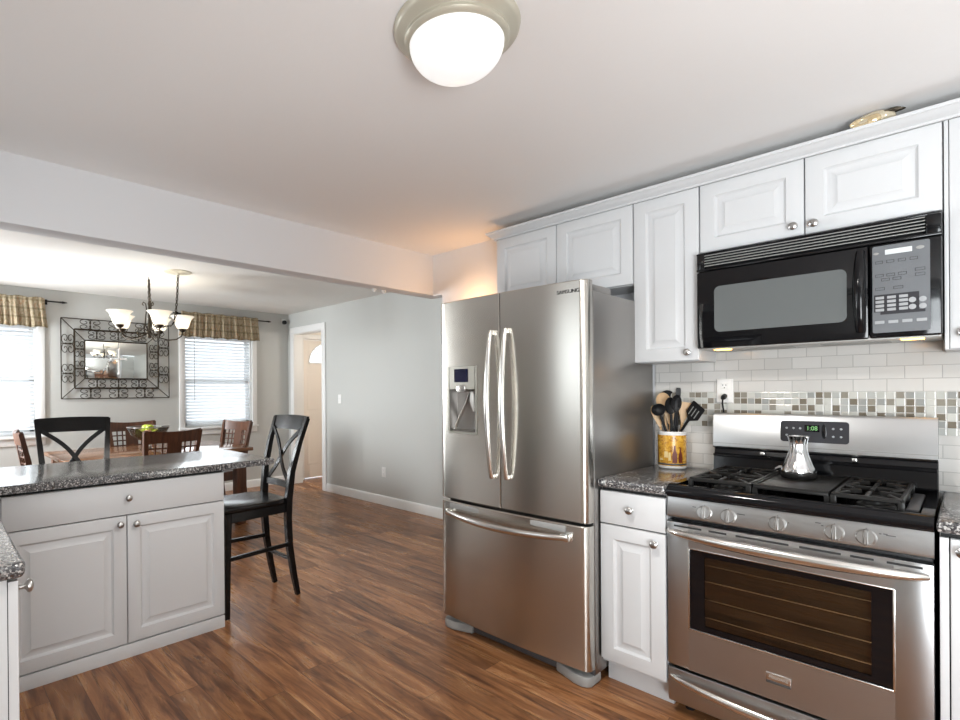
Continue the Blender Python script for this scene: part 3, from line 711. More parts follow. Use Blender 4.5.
# control panel
cp = MB().box(-.2455, mx1, my, my+.028, mz0, 1.823, .008).build('control_panel', M['black'], mw)
MB().prism(rrect(-.236, -.088, 1.503, 1.816, .006), my-.0012, my+.001, 'y').build('keypad', M['panel'], cp)
MB().box(-.202, -.132, my-.002, my, 1.782, 1.800, .001).build('display', M['lcd'], cp)
mb = MB().box(-.232, -.115, my-.0018, my, 1.578, 1.640); mb.box(-.215, -.10, my-.0018, my, 1.568, 1.578); mb.build('number_field', M['keyd'], cp)
for r_ in range(4):
    for c_ in range(3): MB().box(-.228+c_*.031, -.205+c_*.031, my-.003, my-.001, 1.580+r_*.0145, 1.590+r_*.0145, .0009, 1).build('button', M['key'], cp)
for c_ in range(4): MB().box(-.230+c_*.036, -.204+c_*.036, my-.003, my-.001, 1.535, 1.546, .0009, 1).build('button', M['key'], cp)
for (x, z) in ((-.132, 1.612), (-.132, 1.588), (-.106, 1.612), (-.106, 1.588)): MB().lathe([(.0095, .001), (.0095, .003), (.008, .0035)], (x, my, z), (0, -1, 0), 14).build('button', M['key'], cp)
for (x, z, w_) in [(-.228+.03*i, 1.752, .02) for i in range(4)]+[(-.228+.03*i, 1.704, .022) for i in range(3)]+[(-.212+.03*i, 1.688, .022) for i in range(2)]+[(-.125, 1.712, .025), (-.125, 1.694, .025), (-.228, 1.656, .025), (-.18, 1.656, .025)]:
    mb = MB()
    for q in ((x, x+w_, z, z+.0012), (x, x+w_, z+.0088, z+.010), (x, x+.0012, z, z+.01), (x+w_-.0012, x+w_, z, z+.01)): mb.box(q[0], q[1], my-.002, my-.001, q[2], q[3])
    mb.build('key_outline', M['keyd'], cp)
for c_, r_ in (((-.226, my, 1.790), (.010, .002, .006)), ((-.112, my, 1.792), (.014, .002, .008))): MB().ball(c_, r_, 10, 6).build('printed_mark', M['grey'], cp)

# ------------------------------------------------------------------ gas range
rg = thing('gas_range', 'stainless gas range with black cooktop, five knobs and oven window', 'range', (-.445, 2.5, 0))
rx0, rx1, ry = -.826, -.071, 2.2027
MB().box(rx0+.003, rx1-.003, ry+.045, 2.80, .035, .90, .002).build('body', M['blackm'], rg)
for x in (rx0+.05, rx1-.05):
    for y in (2.30, 2.72): MB().cyl((x, y, 0), (x, y, .04), .018, 10).build('levelling_foot', M['blackm'], rg)
dr = MB().box(rx0, rx1, ry, ry+.04, .055, .192, .006).build('storage_drawer', M['steelr'], rg)
def bow(x0, x1, y, z, out, r0, r1, fl, drop=0):
    n = 26; P_ = []; R_ = []
    for i in range(n+1):
        t_ = i/n; s_ = math.sin(PI*t_)
        P_.append((x0+(x1-x0)*t_, y-out*(s_**.55), z-drop*s_)); R_.append(r0+(r1-r0)*s_**.45)
    return MB().tube(P_, R_, 12, flat=fl, up=(0, 0, 1))
bow(rx0+.012, rx1-.012, ry-.002, .158, .048, .006, .015, (1.1, .8), .012).build('handle', M['handle'], dr)
# oven door: frame with a window opening
wx0, wx1, wz0, wz1 = -.743, -.162, .368, .678
mb = MB().box(rx0, wx0, ry, ry+.042, .203, .776, .005).box(wx1, rx1, ry, ry+.042, .203, .776, .005)
mb.box(wx0-.006, wx1+.006, ry+.0002, ry+.042, .203, wz0, .0).box(wx0-.006, wx1+.006, ry+.0002, ry+.042, wz1, .776, .0)
od = mb.build('oven_door', M['steelr'], rg)
gx0, gx1, gz0, gz1 = -.692, -.212, .390, .657
mb = MB()
for q in ((wx0, gx0, wz0, wz1), (gx1, wx1, wz0, wz1), (gx0, gx1, wz0, gz0), (gx0, gx1, gz1, wz1)): mb.box(q[0], q[1], ry+.004, ry+.010, q[2], q[3])
mb.build('window_border', M['blackg'], od)
mb = MB()
for q in ((wx0-.004, wx1+.004, wz0-.006, wz0), (wx0-.006, wx0, wz0-.006, wz1+.004), (wx1, wx1+.006, wz0-.006, wz1+.004), (wx0-.004, wx1+.004, wz1, wz1+.005)): mb.box(q[0], q[1], ry-.002, ry+.006, q[2], q[3], .0015)
mb.build('window_trim', M['handle'], od)
MB().box(gx0, gx1, ry+.007, ry+.009, gz0, gz1).build('window_pane', M['oven'], od)
mb = MB(); cy0, cy1 = ry+.0428, 2.70
mb.add([(x, y, z) for x in (gx0-.02, gx1+.02) for y in (ry+.02, ry+.20) for z in (gz0-.02, gz1+.02)], [(0, 1, 3, 2), (4, 6, 7, 5), (2, 3, 7, 6), (0, 2, 6, 4), (1, 5, 7, 3)])
cav = mb.build('oven_cavity', M['cavity'], rg)
mb = MB()
for z in (.415, .485, .555, .618):
    mb.tube([(gx0-.01, ry+.035, z), (gx1+.01, ry+.035, z)], .0022, 6)
    if z < .6:
        for k in range(15): x = gx0+.01+k*.033; mb.tube([(x, ry+.030, z+.004), (x, ry+.18, z+.004)], .0012, 5)
mb.build('oven_rack', M['handle'], cav)
bow(rx0+.006, rx1-.012, ry-.004, .738, .050, .010, .0205, (1.0, .85), .004).build('handle', M['handle'], od)
mb = MB()
for (a, b) in ((-.80, -.70), (-.675, -.615), (-.585, -.425), (-.395, -.285), (-.262, -.205), (-.175, -.095)): mb.box(a, b, ry-.0008, ry+.002, .758, .765)
mb.build('vent_slots', M['gap'], od)
bd = MB().box(-.493, -.420, ry-.003, ry, .262, .298, .001).build('badge', M['handle'], od)
MB().box(-.4925, -.4205, ry-.0035, ry-.001, .2625, .272).build('badge_strip', M['red'], bd)
text_part('FRIGIDAIRE', .0125, 'badge_lettering', M['grey'], bd, face_y((-.4565, ry-.0032, .2845), (.86, 1.1)), .0005)
# control panel: sloped stainless band with a rounded bottom edge
pr = [(2.245, .792), (2.210, .792), (2.203, .798), (2.201, .806), (2.212, .862), (2.214, .872), (2.245, .872)]
pn = MB().prism(pr, rx0, rx1, 'x').build('control_panel', M['steelr'], rg, angle=30)
mb = MB()
nrm = Vector((0, -1, .19)).normalized()
for x in (-.690, -.609, -.458, -.302, -.223):
    o_ = Vector((x, 2.2055, .829)); kb = MB()
    kb.lathe([(.0265, -.001), (.0265, .004), (.0235, .006), (.0235, .013), (.0215, .015), (0, .0152)], o_, nrm, 28)
    up_ = Vector((0, .19, 1)).normalized()
    kb.bar(o_+nrm*.018-up_*.025, o_+nrm*.018+up_*.025, .011, .016, nrm, .003)
    kb.build('knob', M['nickel'], pn)
for (x, z, w_) in ((-.727, .845, .012), (-.575, .843, .012), (-.565, .843, .018), (-.425, .838, .004), (-.345, .852, .015), (-.333, .845, .006), (-.19, .846, .006), (-.178, .847, .010), (-.165, .844, .022), (-.69, .856, .002), (-.609, .856, .002), (-.458, .856, .002), (-.302, .856, .002), (-.223, .856, .002)):
    y_ = 2.201+(z-.806)*.196; MB().box(x-w_/2, x+w_/2, y_-.0006, y_+.002, z-.0015, z+.0015).build('printed_mark', M['dkgrey'], pn)
# cooktop with rounded front lip and raised rim
pr = [(2.215, .872), (2.206, .874), (2.200, .884), (2.199, .898), (2.206, .912), (2.22, .920), (2.245, .921), (2.262, .915), (2.275, .908), (2.70, .908), (2.715, .912), (2.74, .914), (2.74, .872)]
ct = MB().prism(pr, rx0, rx1, 'x').build('cooktop', M['black'], rg, angle=50)
for (a, b) in ((rx0, rx0+.028), (rx1-.028, rx1)): MB().prism([(2.225, .905), (2.225, .921), (2.24, .924), (2.72, .924), (2.735, .918), (2.735, .905)], a, b, 'x', .0).build('cooktop_rim', M['black'], ct)
MB().box(-.138, -.106, 2.30, 2.66, .908, .919, .005).build('vent_grille', M['dkgrey'], ct)
# burners
mbs = [(-.655, 2.375), (-.655, 2.60), (-.215, 2.375), (-.215, 2.60)]
for (x, y) in mbs:
    b_ = MB().lathe([(.052, .907), (.050, .912), (.036, .915), (.034, .924), (0, .924)], (x, y, 0), (0, 0, 1), 24).build('burner', M['iron'], ct)
    MB().lathe([(.038, .924), (.041, .927), (.039, .933), (.030, .936), (0, .9365)], (x, y, 0), (0, 0, 1), 24).build('burner_cap', M['iron'], b_)
def grate(x0, x1, y0, y1):
    mb = MB(); z = .944; r = .0068
    def rod(p, q): mb.bar(p, q, .013, .015, (0, 0, 1), .003)
    ym = (y0+y1)/2; xm = (x0+x1)/2
    for (a, b) in (((x0, y0), (x1, y0)), ((x0, y1), (x1, y1)), ((x0, y0), (x0, y1)), ((x1, y0), (x1, y1)), ((x0, ym), (x1, ym))): rod((*a, z), (*b, z))
    for yc in ((y0+ym)/2, (ym+y1)/2):
        rod((x0, yc, z), (xm-.022, yc, z+.004)); rod((x1, yc, z), (xm+.022, yc, z+.004))
        dy = (ym-y0)/2
        rod((xm, yc-dy, z), (xm, yc-.024, z+.004)); rod((xm, yc+dy, z), (xm, yc+.024, z+.004))
        for sx in (-1, 1):
            for sy in (-1, 1): rod((xm+sx*(x1-x0)/2, yc+sy*dy, z), (xm+sx*.05, yc+sy*.045, z+.003))
    for x in (x0, x1):
        for y in (y0, ym, y1): mb.box(x-.008, x+.008, y-.008, y+.008, .909, z, .002)
    return mb
grate(-.758, -.558, 2.268, 2.712).build('grate', M['iron'], ct, angle=30)
grate(-.312, -.145, 2.268, 2.712).build('grate', M['iron'], ct, angle=30)
gd = MB().box(-.545, -.325, 2.268, 2.712, .934, .947, .004)
gd.box(-.545, -.325, 2.268, 2.278, .944, .952, .003).box(-.545, -.537, 2.268, 2.712, .944, .952, .003).box(-.333, -.325, 2.268, 2.712, .944, .952, .003)
for x in (-.54, -.33):
    for y in (2.275, 2.70): gd.box(x-.008, x+.008, y-.006, y+.006, .909, .936)
gd.build('griddle', M['iron'], ct)
# backguard
bg = MB().prism([(2.775, 1.030), (2.742, 1.030), (2.734, 1.038), (2.741, 1.18), (2.748, 1.191), (2.775, 1.192)], rx0+.010, rx1-.006, 'x').build('backguard', M['steelr'], rg, angle=30)
MB().prism([(2.79, .90), (2.74, .90), (2.724, .925), (2.730, .93), (2.737, .990), (2.729, .994), (2.729, 1.002), (2.748, 1.005), (2.756, 1.030), (2.79, 1.030)], rx0+.012, rx1-.008, 'x').build('backguard_base', M['black'], bg, angle=30)
MB().box(rx0+.010, rx1-.006, 2.775, 2.80, .90, 1.188, .003).build('backguard_rear', M['blackm'], bg)
MB().box(rx0+.010, rx1-.006, 2.7335, 2.739, 1.052, 1.055).build('trim_line', M['grey'], bg)
for x in (-.62, -.31): MB().box(x-.008, x+.008, 2.728, 2.75, 1.008, 1.024, .002).build('bracket', M['handle'], bg)
tilt = lambda z: 2.736+(z-1.06)*.0417
mb = MB(); poly = rrect(-.554, -.326, 1.077, 1.167, .012)
mb.add([(x, tilt(z)-.003, z) for x, z in poly]+[(x, tilt(z)+.002, z) for x, z in poly], [tuple(range(len(poly)))]+[(i, (i+1) % len(poly), len(poly)+(i+1) % len(poly), len(poly)+i) for i in range(len(poly))])
cl = mb.build('clock_panel', M['keyd'], bg)
MB().box(-.470, -.420, tilt(1.14)-.0042, tilt(1.14), 1.122, 1.150).build('display', M['blackg'], cl)
text_part('1:08', .026, 'clock_digits', M['green'], cl, face_y((-.445, tilt(1.14)-.0048, 1.136), (.85, 1)), .0003)
for x, z in [(-.532, 1.135), (-.508, 1.135), (-.485, 1.135), (-.532, 1.105), (-.376, 1.137), (-.351, 1.137), (-.376, 1.105), (-.351, 1.105)]:
    MB().ball((x, tilt(z)-.003, z), (.0045, .0015, .0045), 10, 6).build('touch_button', M['key'], cl)
MB().ball((-.405, tilt(1.122)-.003, 1.122), (.009, .002, .034), 14, 10).build('dark_oval', M['blackg'], cl)

# coffee pot on the griddle
px_, py_, pz_ = -.462, 2.565, .9475
cpot = thing('coffee_pot', 'shiny hourglass-shaped metal coffee pot on the griddle', 'coffee pot', (px_, py_, pz_))
fac = lambda a, h: 1+(.05*math.cos(8*a) if .03 < h < .19 else 0)
bdy = MB().lathe([(0, 0), (.052, 0), (.057, .006), (.058, .018), (.057, .023), (.059, .028), (.052, .042), (.043, .063), (.0345, .088), (.029, .112), (.0275, .125), (.0285, .142), (.032, .158), (.0345, .167), (.031, .168), (.029, .157), (.0255, .14), (.0255, .115), (0, .11)], (px_, py_, pz_), (0, 0, 1), 48, 0, fac).build('body', M['chrome'], cpot, angle=60)
MB().lathe([(.0525, -.001), (.058, .006), (.0595, .018), (.058, .023), (.052, .0245)], (px_, py_, pz_+.001), (0, 0, 1), 40).build('base_band', M['iron'], cpot)
MB().tube([(px_-.046, py_+.0, pz_+.034), (px_-.062, py_+.0, pz_+.036), (px_-.074, py_+.0, pz_+.028)], [.012, .008, .006], 10).build('spout', M['chrome'], cpot)
MB().ball((px_+.030, py_-.012, pz_+.163), (.006, .006, .008), 10, 8).build('rim_pouring_lip', M['chrome'], cpot)

# ------------------------------------------------------------------ outlet, plug, cord on the backsplash
def outlet(label, cx_, cz_, face, a, grp, switch=False, w_=.070, h_=.114):
    fm = fmap(face, a); t = thing('light_switch' if switch else 'wall_outlet', label, 'switch' if switch else 'outlet', fm(cx_, cz_, 0), 0, grp)
    mb = MB(); rings(mb, fm, cx_-w_/2, cx_+w_/2, cz_-h_/2, cz_+h_/2, [(0, 0), (0, -.003), (.003, -.006), (.004, -.006)]); mb.build('cover_plate', M['white'], t)
    if switch:
        mb = MB(); rings(mb, fm, cx_-.008, cx_+.008, cz_-.014, cz_+.014, [(0, -.006), (.001, -.010), (.002, -.010)], False); mb.build('toggle', M['white'], t)
    else:
        for s_ in (-1, 1):
            z = cz_+s_*.0235; mb = MB(); rings(mb, fm, cx_-.016, cx_+.016, z-.014, z+.014, [(0, -.006), (.002, -.0085), (.003, -.0085)], False); so = mb.build('socket', M['white'], t)
            mb = MB()
            for (u, v, p, q) in ((-.008, -.005, .003, .009), (.005, .008, .003, .009), (-.002, .002, -.009, -.004)): rings(mb, fm, cx_+u, cx_+v, z+p-.002, z+q-.002, [(0, -.0084), (.0002, -.0090)], False)
            mb.build('slots', M['gap'], so)
    return t
outlet('white outlet on the tiled backsplash above the range, left end', -.790, 1.295, 'ny', YT, None)
pl = thing('power_plug', 'black plug and cord in the outlet on the tiled backsplash', 'plug', (-.788, YT-.03, 1.26))
MB().lathe([(.0, 0), (.011, .001), (.012, .02), (.009, .034), (.006, .04), (0, .04)], (-.788, YT-.0088, 1.2715), (0, -1, -.35), 12).build('plug_body', M['blackm'], pl)
MB().tube([(-.788, YT-.042, 1.259), (-.788, YT-.045, 1.235), (-.789, YT-.030, 1.21), (-.79, YT-.016, 1.185), (-.79, YT-.0135, 1.10)], .0038, 8).build('cord', M['blackm'], pl)

# ------------------------------------------------------------------ utensil crock
ux, uy = -1.006, 2.752
ck = thing('utensil_crock', 'white ceramic crock with orange printed wine-bottle band beside the refrigerator', 'crock', (ux, uy, .914))
MB().lathe([(0, 0), (.060, 0), (.0635, .004), (.0635, .172), (.0650, .176), (.0625, .182), (.057, .180), (.056, .012), (0, .010)], (ux, uy, .914), (0, 0, 1), 40).build('body', M['ceram'], ck)
lb = MB().lathe([(.0637, .014), (.0642, .0145), (.0642, .164), (.0637, .1645)], (ux, uy, .914), (0, 0, 1), 40).build('printed_band', M['orange'], ck)
MB().lathe([(.0644, .018), (.0646, .0185), (.0646, .026), (.0644, .0265)], (ux, uy, .914), (0, 0, 1), 40).build('band_edge', M['badge'] if 'badge' in M else M['red'], lb)
def wrap(poly, r):    # flat outline (arc length, z) laid on the crock
    return [(ux+r*math.sin(s_/r), uy-r*math.cos(s_/r), .914+z) for s_, z in poly]
mb = MB()
for c_, h_, w_ in ((.035, .085, .011), (-.062, .08, .010), (.062, .075, .010)):
    poly = [(c_-w_, .03), (c_+w_, .03), (c_+w_, .03+h_*.5), (c_+.004, .03+h_*.72), (c_+.0035, .03+h_), (c_-.0035, .03+h_), (c_-.004, .03+h_*.72), (c_-w_, .03+h_*.5)]
    A_ = wrap(poly, .0650); mb.add(A_, [(0, 1, 2, 7), (2, 3, 6, 7), (3, 4, 5, 6)])
mb.build('printed_bottle', mat('printed_wine_bottle', (.16, .035, .02), .3), lb)
mb = MB()
for c_, w_, z0_, z1_ in ((-.004, .010, .055, .085), (.012, .006, .04, .08), (-.030, .010, .04, .05)):
    mb.add(wrap([(c_-w_, z0_), (c_+w_, z0_), (c_+w_*.8, z1_), (c_-w_*.8, z1_)], .0649), [(0, 1, 2, 3)])
mb.build('printed_glass', mat('printed_cream', (.80, .62, .30), .3), lb)
UG = 'cooking utensils standing in the crock'
def utensil(name, label, cat, m, base, top, w_, kind, facing=(0, -1, 0)):
    # shaft from base to just below the head; head a shaped blade around 'top'
    t_ = Vector(top); rim = Vector(base)      # base gives the point where the shaft crosses the rim
    ax = (t_-rim).normalized(); b_ = rim.copy(); cc = Vector((ux, uy, 0))
    while b_.z > .934 and (Vector((b_.x, b_.y, 0))-cc).length < .0465: b_ = b_-ax*.002
    b_ = b_+ax*.004; L = (t_-b_).length; L = (t_-b_).length
    t = thing(name, label, cat, base, 0, UG)
    n_ = Vector(facing); n_ = (n_-ax*n_.dot(ax)).normalized(); sd = ax.cross(n_)
    hl = {'spoon': .085, 'ladle': .06, 'spatula': .10, 'slotted': .085, 'turner': .09, 'paddle': .11}[kind]
    MB().tube([b_, b_+ax*(L-hl)*.5, b_+ax*(L-hl)+n_*.003], [.0055, .0060, .0065], 10).build('handle', m, t)
    c_ = t_-ax*hl*.5
    if kind in ('spoon', 'ladle', 'slotted'):
        mb = MB(); seg, rg_ = 24, 7; vs = []; fs = []; dp = .022 if kind == 'ladle' else .010
        for lay in (0, 1):
            for i in range(rg_+1):
                q = i/rg_
                for k in range(seg):
                    a = 2*PI*k/seg; dd = dp*(1-q*q) + (0.0022 if lay else 0)
                    vs.append(c_+ax*math.cos(a)*q*hl*.5+sd*math.sin(a)*q*w_/2-n_*dd)
        o2 = (rg_+1)*seg
        for i in range(rg_):
            for k in range(seg):
                k2 = (k+1) % seg
                if kind == 'slotted' and 2 <= i <= 4 and k % 6 in (2,): continue
                fs.append((i*seg+k, i*seg+k2, (i+1)*seg+k2, (i+1)*seg+k)); fs.append((o2+i*seg+k, o2+(i+1)*seg+k, o2+(i+1)*seg+k2, o2+i*seg+k2))
        for k in range(seg): k2 = (k+1) % seg; fs.append((rg_*seg+k, rg_*seg+k2, o2+rg_*seg+k2, o2+rg_*seg+k))
        mb.add(vs, fs).build('bowl', m, t, angle=60)
    else:
        prof_ = {'spatula': [(0, .007), (.25, .014), (.5, .5*w_), (.92, .5*w_), (1, .42*w_)], 'turner': [(0, .007), (.15, .3*w_), (.3, .5*w_), (.95, .5*w_), (1, .44*w_)], 'paddle': [(0, .007), (.2, .011), (.45, .42*w_), (.75, .5*w_), (.93, .36*w_), (1, .1*w_)]}[kind]
        mb = MB(); pts = [t_-ax*hl*(1-q) for q, _ in prof_]
        mb.strip(pts, [.0045]*len(pts), [2*h for _, h in prof_], n_)
        hd = mb.build('blade', m, t)
        if kind == 'turner':
            mb = MB()
            for k in (-1, 0, 1): s0 = c_+sd*k*w_*.24; mb.bar(s0-ax*.022+n_*.0025, s0+ax*.022+n_*.0025, .005, .001, n_, 0)
            mb.build('slots', M['grey'], hd)
    return t
ZR = 1.098
B_, K_ = M['beech'], M['blackm']
def U(name, label, cat, m, rx_, ry_, tx_, ty_, tz_, w_, kind, facing=(.55, -1, 0)): return utensil(name, label, cat, m, (ux+rx_, uy+ry_, ZR), (ux+tx_, uy+ty_, tz_), w_, kind, facing)
U('wooden_spoon', 'pale wooden spoon with round bowl, highest on the left of the crock', 'spoon', B_, -.030, .012, -.052, .020, 1.288, .066, 'spoon')
U('wooden_spatula', 'pale wooden spatula leaning out at the far left of the crock', 'spatula', B_, -.042, -.020, -.066, -.050, 1.225, .046, 'paddle')
U('black_ladle', 'black ladle leaning left in front of the wooden spoons', 'ladle', K_, -.012, -.044, -.045, -.072, 1.232, .066, 'ladle')
U('black_spoon', 'black solid cooking spoon upright in the middle of the crock', 'spoon', K_, .006, -.022, .004, -.028, 1.265, .052, 'spoon')
U('black_slotted_spoon', 'black slotted spoon leaning right, in front of the wooden spatulas', 'spoon', K_, .024, -.038, .046, -.055, 1.278, .046, 'slotted')
U('black_turner', 'black slotted turner leaning out at the far right of the crock', 'turner', K_, .044, .0, .130, -.012, 1.228, .085, 'turner', (-.2, -1, .6))
U('wooden_turner', 'pale wooden turner right of centre behind the slotted spoon', 'turner', B_, .034, .020, .058, .026, 1.240, .050, 'spatula')
U('wooden_scraper', 'pale wooden scraper behind the black ladle', 'spatula', B_, -.008, .004, -.014, .006, 1.228, .048, 'spatula')
U('black_round_spoon', 'black rounded spoon back at the crock rear, beside the refrigerator', 'spoon', K_, -.026, .040, -.044, .058, 1.300, .075, 'spoon')
U('black_spreader', 'thin black spatula tip rising behind the centre of the crock', 'spatula', K_, .006, .046, .012, .056, 1.312, .022, 'spatula')

# ------------------------------------------------------------------ ornament on the cabinets
dx, dy_, dz = -.230, 2.575, 2.268
dc = thing('glass_ornament', 'crumpled gold and clear glass ornament lying on top of the wall cabinets', 'ornament', (dx, dy_, dz))
def crumple(c, r, seed, seg=26, rings_=16, amt=.16):
    rn = random.Random(seed); vs = []; fs = []
    dirs = [(Vector((rn.gauss(0, 1), rn.gauss(0, 1), rn.gauss(0, 1))).normalized(), rn.uniform(-1, 1)) for _ in range(40)]
    for i in range(rings_+1):
        a = PI*i/rings_
        for k in range(seg):
            b_ = 2*PI*k/seg; d_ = Vector((math.sin(a)*math.cos(b_), math.sin(a)*math.sin(b_), math.cos(a)))
            f_ = 1+amt*sum(w_*max(0, d_.dot(v)-.72)*4 for v, w_ in dirs)
            vs.append((c[0]+d_.x*r[0]*f_, c[1]+d_.y*r[1]*f_, max(c[2]+d_.z*r[2]*f_, dz)))
    for i in range(rings_):
        for k in range(seg): k2 = (k+1) % seg; fs.append((i*seg+k, (i+1)*seg+k, (i+1)*seg+k2, i*seg+k2))
    return MB().add(vs, fs)
crumple((dx, dy_, dz+.020), (.054, .028, .030), 3).build('crystal_body', M['deco'], dc, angle=10)
crumple((dx+.045, dy_-.005, dz+.034), (.030, .012, .008), 5, amt=.25).build('dark_tip', M['bronze'], dc, angle=10)
crumple((dx-.025, dy_-.012, dz+.016), (.040, .024, .026), 9, amt=.25).build('gold_fold', M['gold'], dc, angle=10)

# ------------------------------------------------------------------ ceiling dome light
lx, ly = -.968, 1.105
cl_ = thing('ceiling_light', 'round flush ceiling light with almond ring and white glass dome', 'ceiling light', (lx, ly, ZK))
MB().lathe([(0, 0), (.172, 0), (.176, -.006), (.174, -.016), (.166, -.024), (.150, -.032), (.146, -.036), (.147, -.044), (.140, -.052), (.1330, -.054), (.1330, -.040), (0, -.03)], (lx, ly, ZK), (0, 0, 1), 64).build('base_ring', M['almond'], cl_)
pr = [(.132*math.cos(a), -.050-.088*math.sin(a)) for a in [PI/2*i/12 for i in range(13)]]
MB().lathe(pr, (lx, ly, ZK), (0, 0, 1), 64).build('glass_dome', M['dome'], cl_)
l_ = bpy.data.lights.new('dome_bulb', 'SPOT'); l_.energy = 48; l_.spot_size = math.radians(168); l_.spot_blend = .6; l_.shadow_soft_size = .06; l_.color = (1, .97, .92)
o_ = bpy.data.objects.new('dome_bulb', l_); COL.objects.link(o_); o_.location = (lx, ly, ZK-.15)

# ------------------------------------------------------------------ peninsula, sink-side cabinets and their worktop
XP = -2.804
pn_ = thing('base_cabinet', 'white peninsula base cabinet with one wide drawer over two doors', 'cabinet', (-3.1, .73, 0), 0, 'white base cabinets')
MB().box(-3.40, XP-.022, .22, 1.226, .0, .877, .001, 1).build('carcass', M['cabin'], pn_)
MB().box(XP-.0225, XP-.0195, .235, 1.222, .09, .872).build('face_gap', M['gap'], pn_)
MB().box(XP-.021, XP-.006, .20, 1.226, 0, .066, .001).build('toe_kick', M['cab'], pn_)
MB().box(XP-.022, XP-.004, .20, .238, .07, .864, .001).build('filler', M['cab'], pn_)
front(pn_, 'px', XP, .240, 1.224, .708, .862, 'drawer', (.736, .792))
front(pn_, 'px', XP, .240, .731-G, .076, .703, 'door', (.697, .667))
front(pn_, 'px', XP, .731+G, 1.224, .076, .703, 'door', (.770, .660))
sk = thing('base_cabinet', 'white base cabinet end with one nickel knob at the left photo edge', 'cabinet', (-2.1, -.15, 0), 0, 'white base cabinets')
MB().box(-2.78, -1.512, YR+.02, .139, 0, .877, .001, 1).build('carcass', M['cab'], sk)
MB().box(-2.70, -1.516, .1385, .1415, .09, .872).build('face_gap', M['gap'], sk)
front(sk, 'py', .161, -1.96, -1.513, .09, .868, 'door', (-1.545, .842))
front(sk, 'py', .161, -2.41, -1.964, .09, .868, 'door', (-2.37, .842))
poly = [(-3.504, YR+.01), (-1.500, YR+.01), (-1.492, YR+.02), (-1.488, .150), (-1.495, .168), (-1.512, .174), (-2.778, .174), (-2.778, 1.515), (-2.790, 1.527), (-3.480, 1.527), (-3.504, 1.503)]
tag(MB().prism(poly, .878, .914, 'z', .010, 3).build('worktop', M['granite'], None, (-3.1, .4, .878), 50), 'L-shaped dark speckled worktop over the peninsula and left-edge cabinet', 'worktop', 'speckled worktops')

# ------------------------------------------------------------------ counter stools
SG = 'black counter stools'
def make_stool():
    # local: faces -y, floor at z=0
    t = thing('counter_stool', 'black x-back counter stool at the open end of the peninsula', 'stool', (0, 0, 0), 0, SG)
    P_ = M['stool']
    n = 20; vs = []; fs = []
    out = [(-.205, -.225), (-.20, -.245), (0, -.262), (.20, -.245), (.205, -.225), (.185, .10), (.168, .175), (.15, .19), (-.15, .19), (-.168, .175), (-.185, .10)]
    MB().prism(out, .602, .634, 'z', .008, 2).build('seat', P_, t)
    mb = MB()
    mb.bar((-.19, -.215, .572), (-.155, .175, .572), .02, .055); mb.bar((.19, -.215, .572), (.155, .175, .572), .02, .055)
    mb.bar((-.19, -.22, .572), (.19, -.22, .572), .02, .055); mb.bar((-.155, .175, .572), (.155, .175, .572), .02, .055)
    mb.build('seat_frame', P_, t)
    for s_ in (-1, 1):
        MB().strip([(s_*.195, -.232, 0), (s_*.192, -.228, .30), (s_*.190, -.222, .602)], [.026, .032, .038], [.026, .032, .038], (1, 0, 0)).build('leg', P_, t)
        pts = [(s_*.148, .262, 0), (s_*.149, .232, .14), (s_*.151, .202, .32), (s_*.155, .190, .50), (s_*.160, .192, .62), (s_*.172, .210, .80), (s_*.187, .258, .98), (s_*.200, .312, 1.135)]
        MB().strip(pts, [.026, .030, .034, .036, .036, .033, .030, .028], [.028, .034, .038, .040, .042, .036, .030, .026], (1, 0, 0)).build('leg', P_, t)
    def arc_rail(z0, z1, y0, y1, w0, w1, sag, th, name):
        vs = []; fs = []; n = 12
        for i in range(n+1):
            u = i/n*2-1; dy = sag*(1-u*u)
            for (z, y, w_) in ((z0, y0, w0), (z1, y1, w1)):
                for d_ in (-th/2, th/2): vs.append((u*w_, y+dy+d_, z + (.006*(1-u*u) if z == z1 and name == 'crest_rail' else 0)))
        for i in range(n):
            a = i*4; b = a+4; fs += [(a, a+2, b+2, b), (a+1, b+1, b+3, a+3), (a+2, a+3, b+3, b+2), (a, b, b+1, a+1)]
        fs += [(0, 1, 3, 2), (n*4, n*4+2, n*4+3, n*4+1)]
        MB().add(vs, fs).build(name, P_, t)
    arc_rail(1.055, 1.143, .284, .314, .190, .206, .020, .022, 'crest_rail')
    arc_rail(.690, .728, .200, .205, .163, .166, .012, .020, 'back_rail')
    for s_ in (-1, 1):
        pts = []
        for i in range(13):
            q = i/12; u = s_*(-1+2*q)*(.150+.025*q); bend = .030*math.sin(2*PI*q)*s_
            pts.append((u+bend*.0, (.206+.040*q+.038*q*q)+s_*.005, .72+.345*q))
        # slight S curve
        pts = [(x+s_*.018*math.sin(2*PI*i/12), y, z) for i, (x, y, z) in enumerate(pts)]
        MB().strip(pts, .011, .026, (0, 1, 0)).build('cross_slat', P_, t)
    mb = MB()
    MB().bar((.188, -.222, .335), (.150, .195, .335), .018, .024).build('stretcher', P_, t)
    MB().bar((-.188, -.222, .335), (-.150, .195, .335), .018, .024).build('stretcher', P_, t)
    MB().bar((-.19, -.224, .240), (.19, -.224, .240), .020, .026).build('foot_rail', P_, t)
    MB().bar((-.148, .215, .235), (.148, .215, .235), .018, .022).build('stretcher', P_, t)
    for (x, y) in ((-.195, -.232), (.195, -.232), (-.148, .262), (.148, .262)): MB().cyl((x, y, -.002), (x, y, .004), .010, 10).build('felt_pad', M['white'], t)
    return t
st = make_stool(); st.location = (-3.085, 1.505, .002)
s2 = copy_tree(st); s2.location = (-3.69, .70, .002); s2.rotation_euler = (0, 0, PI/2-.08)
s2['label'] = 'black x-back counter stool behind the peninsula, only its back showing'

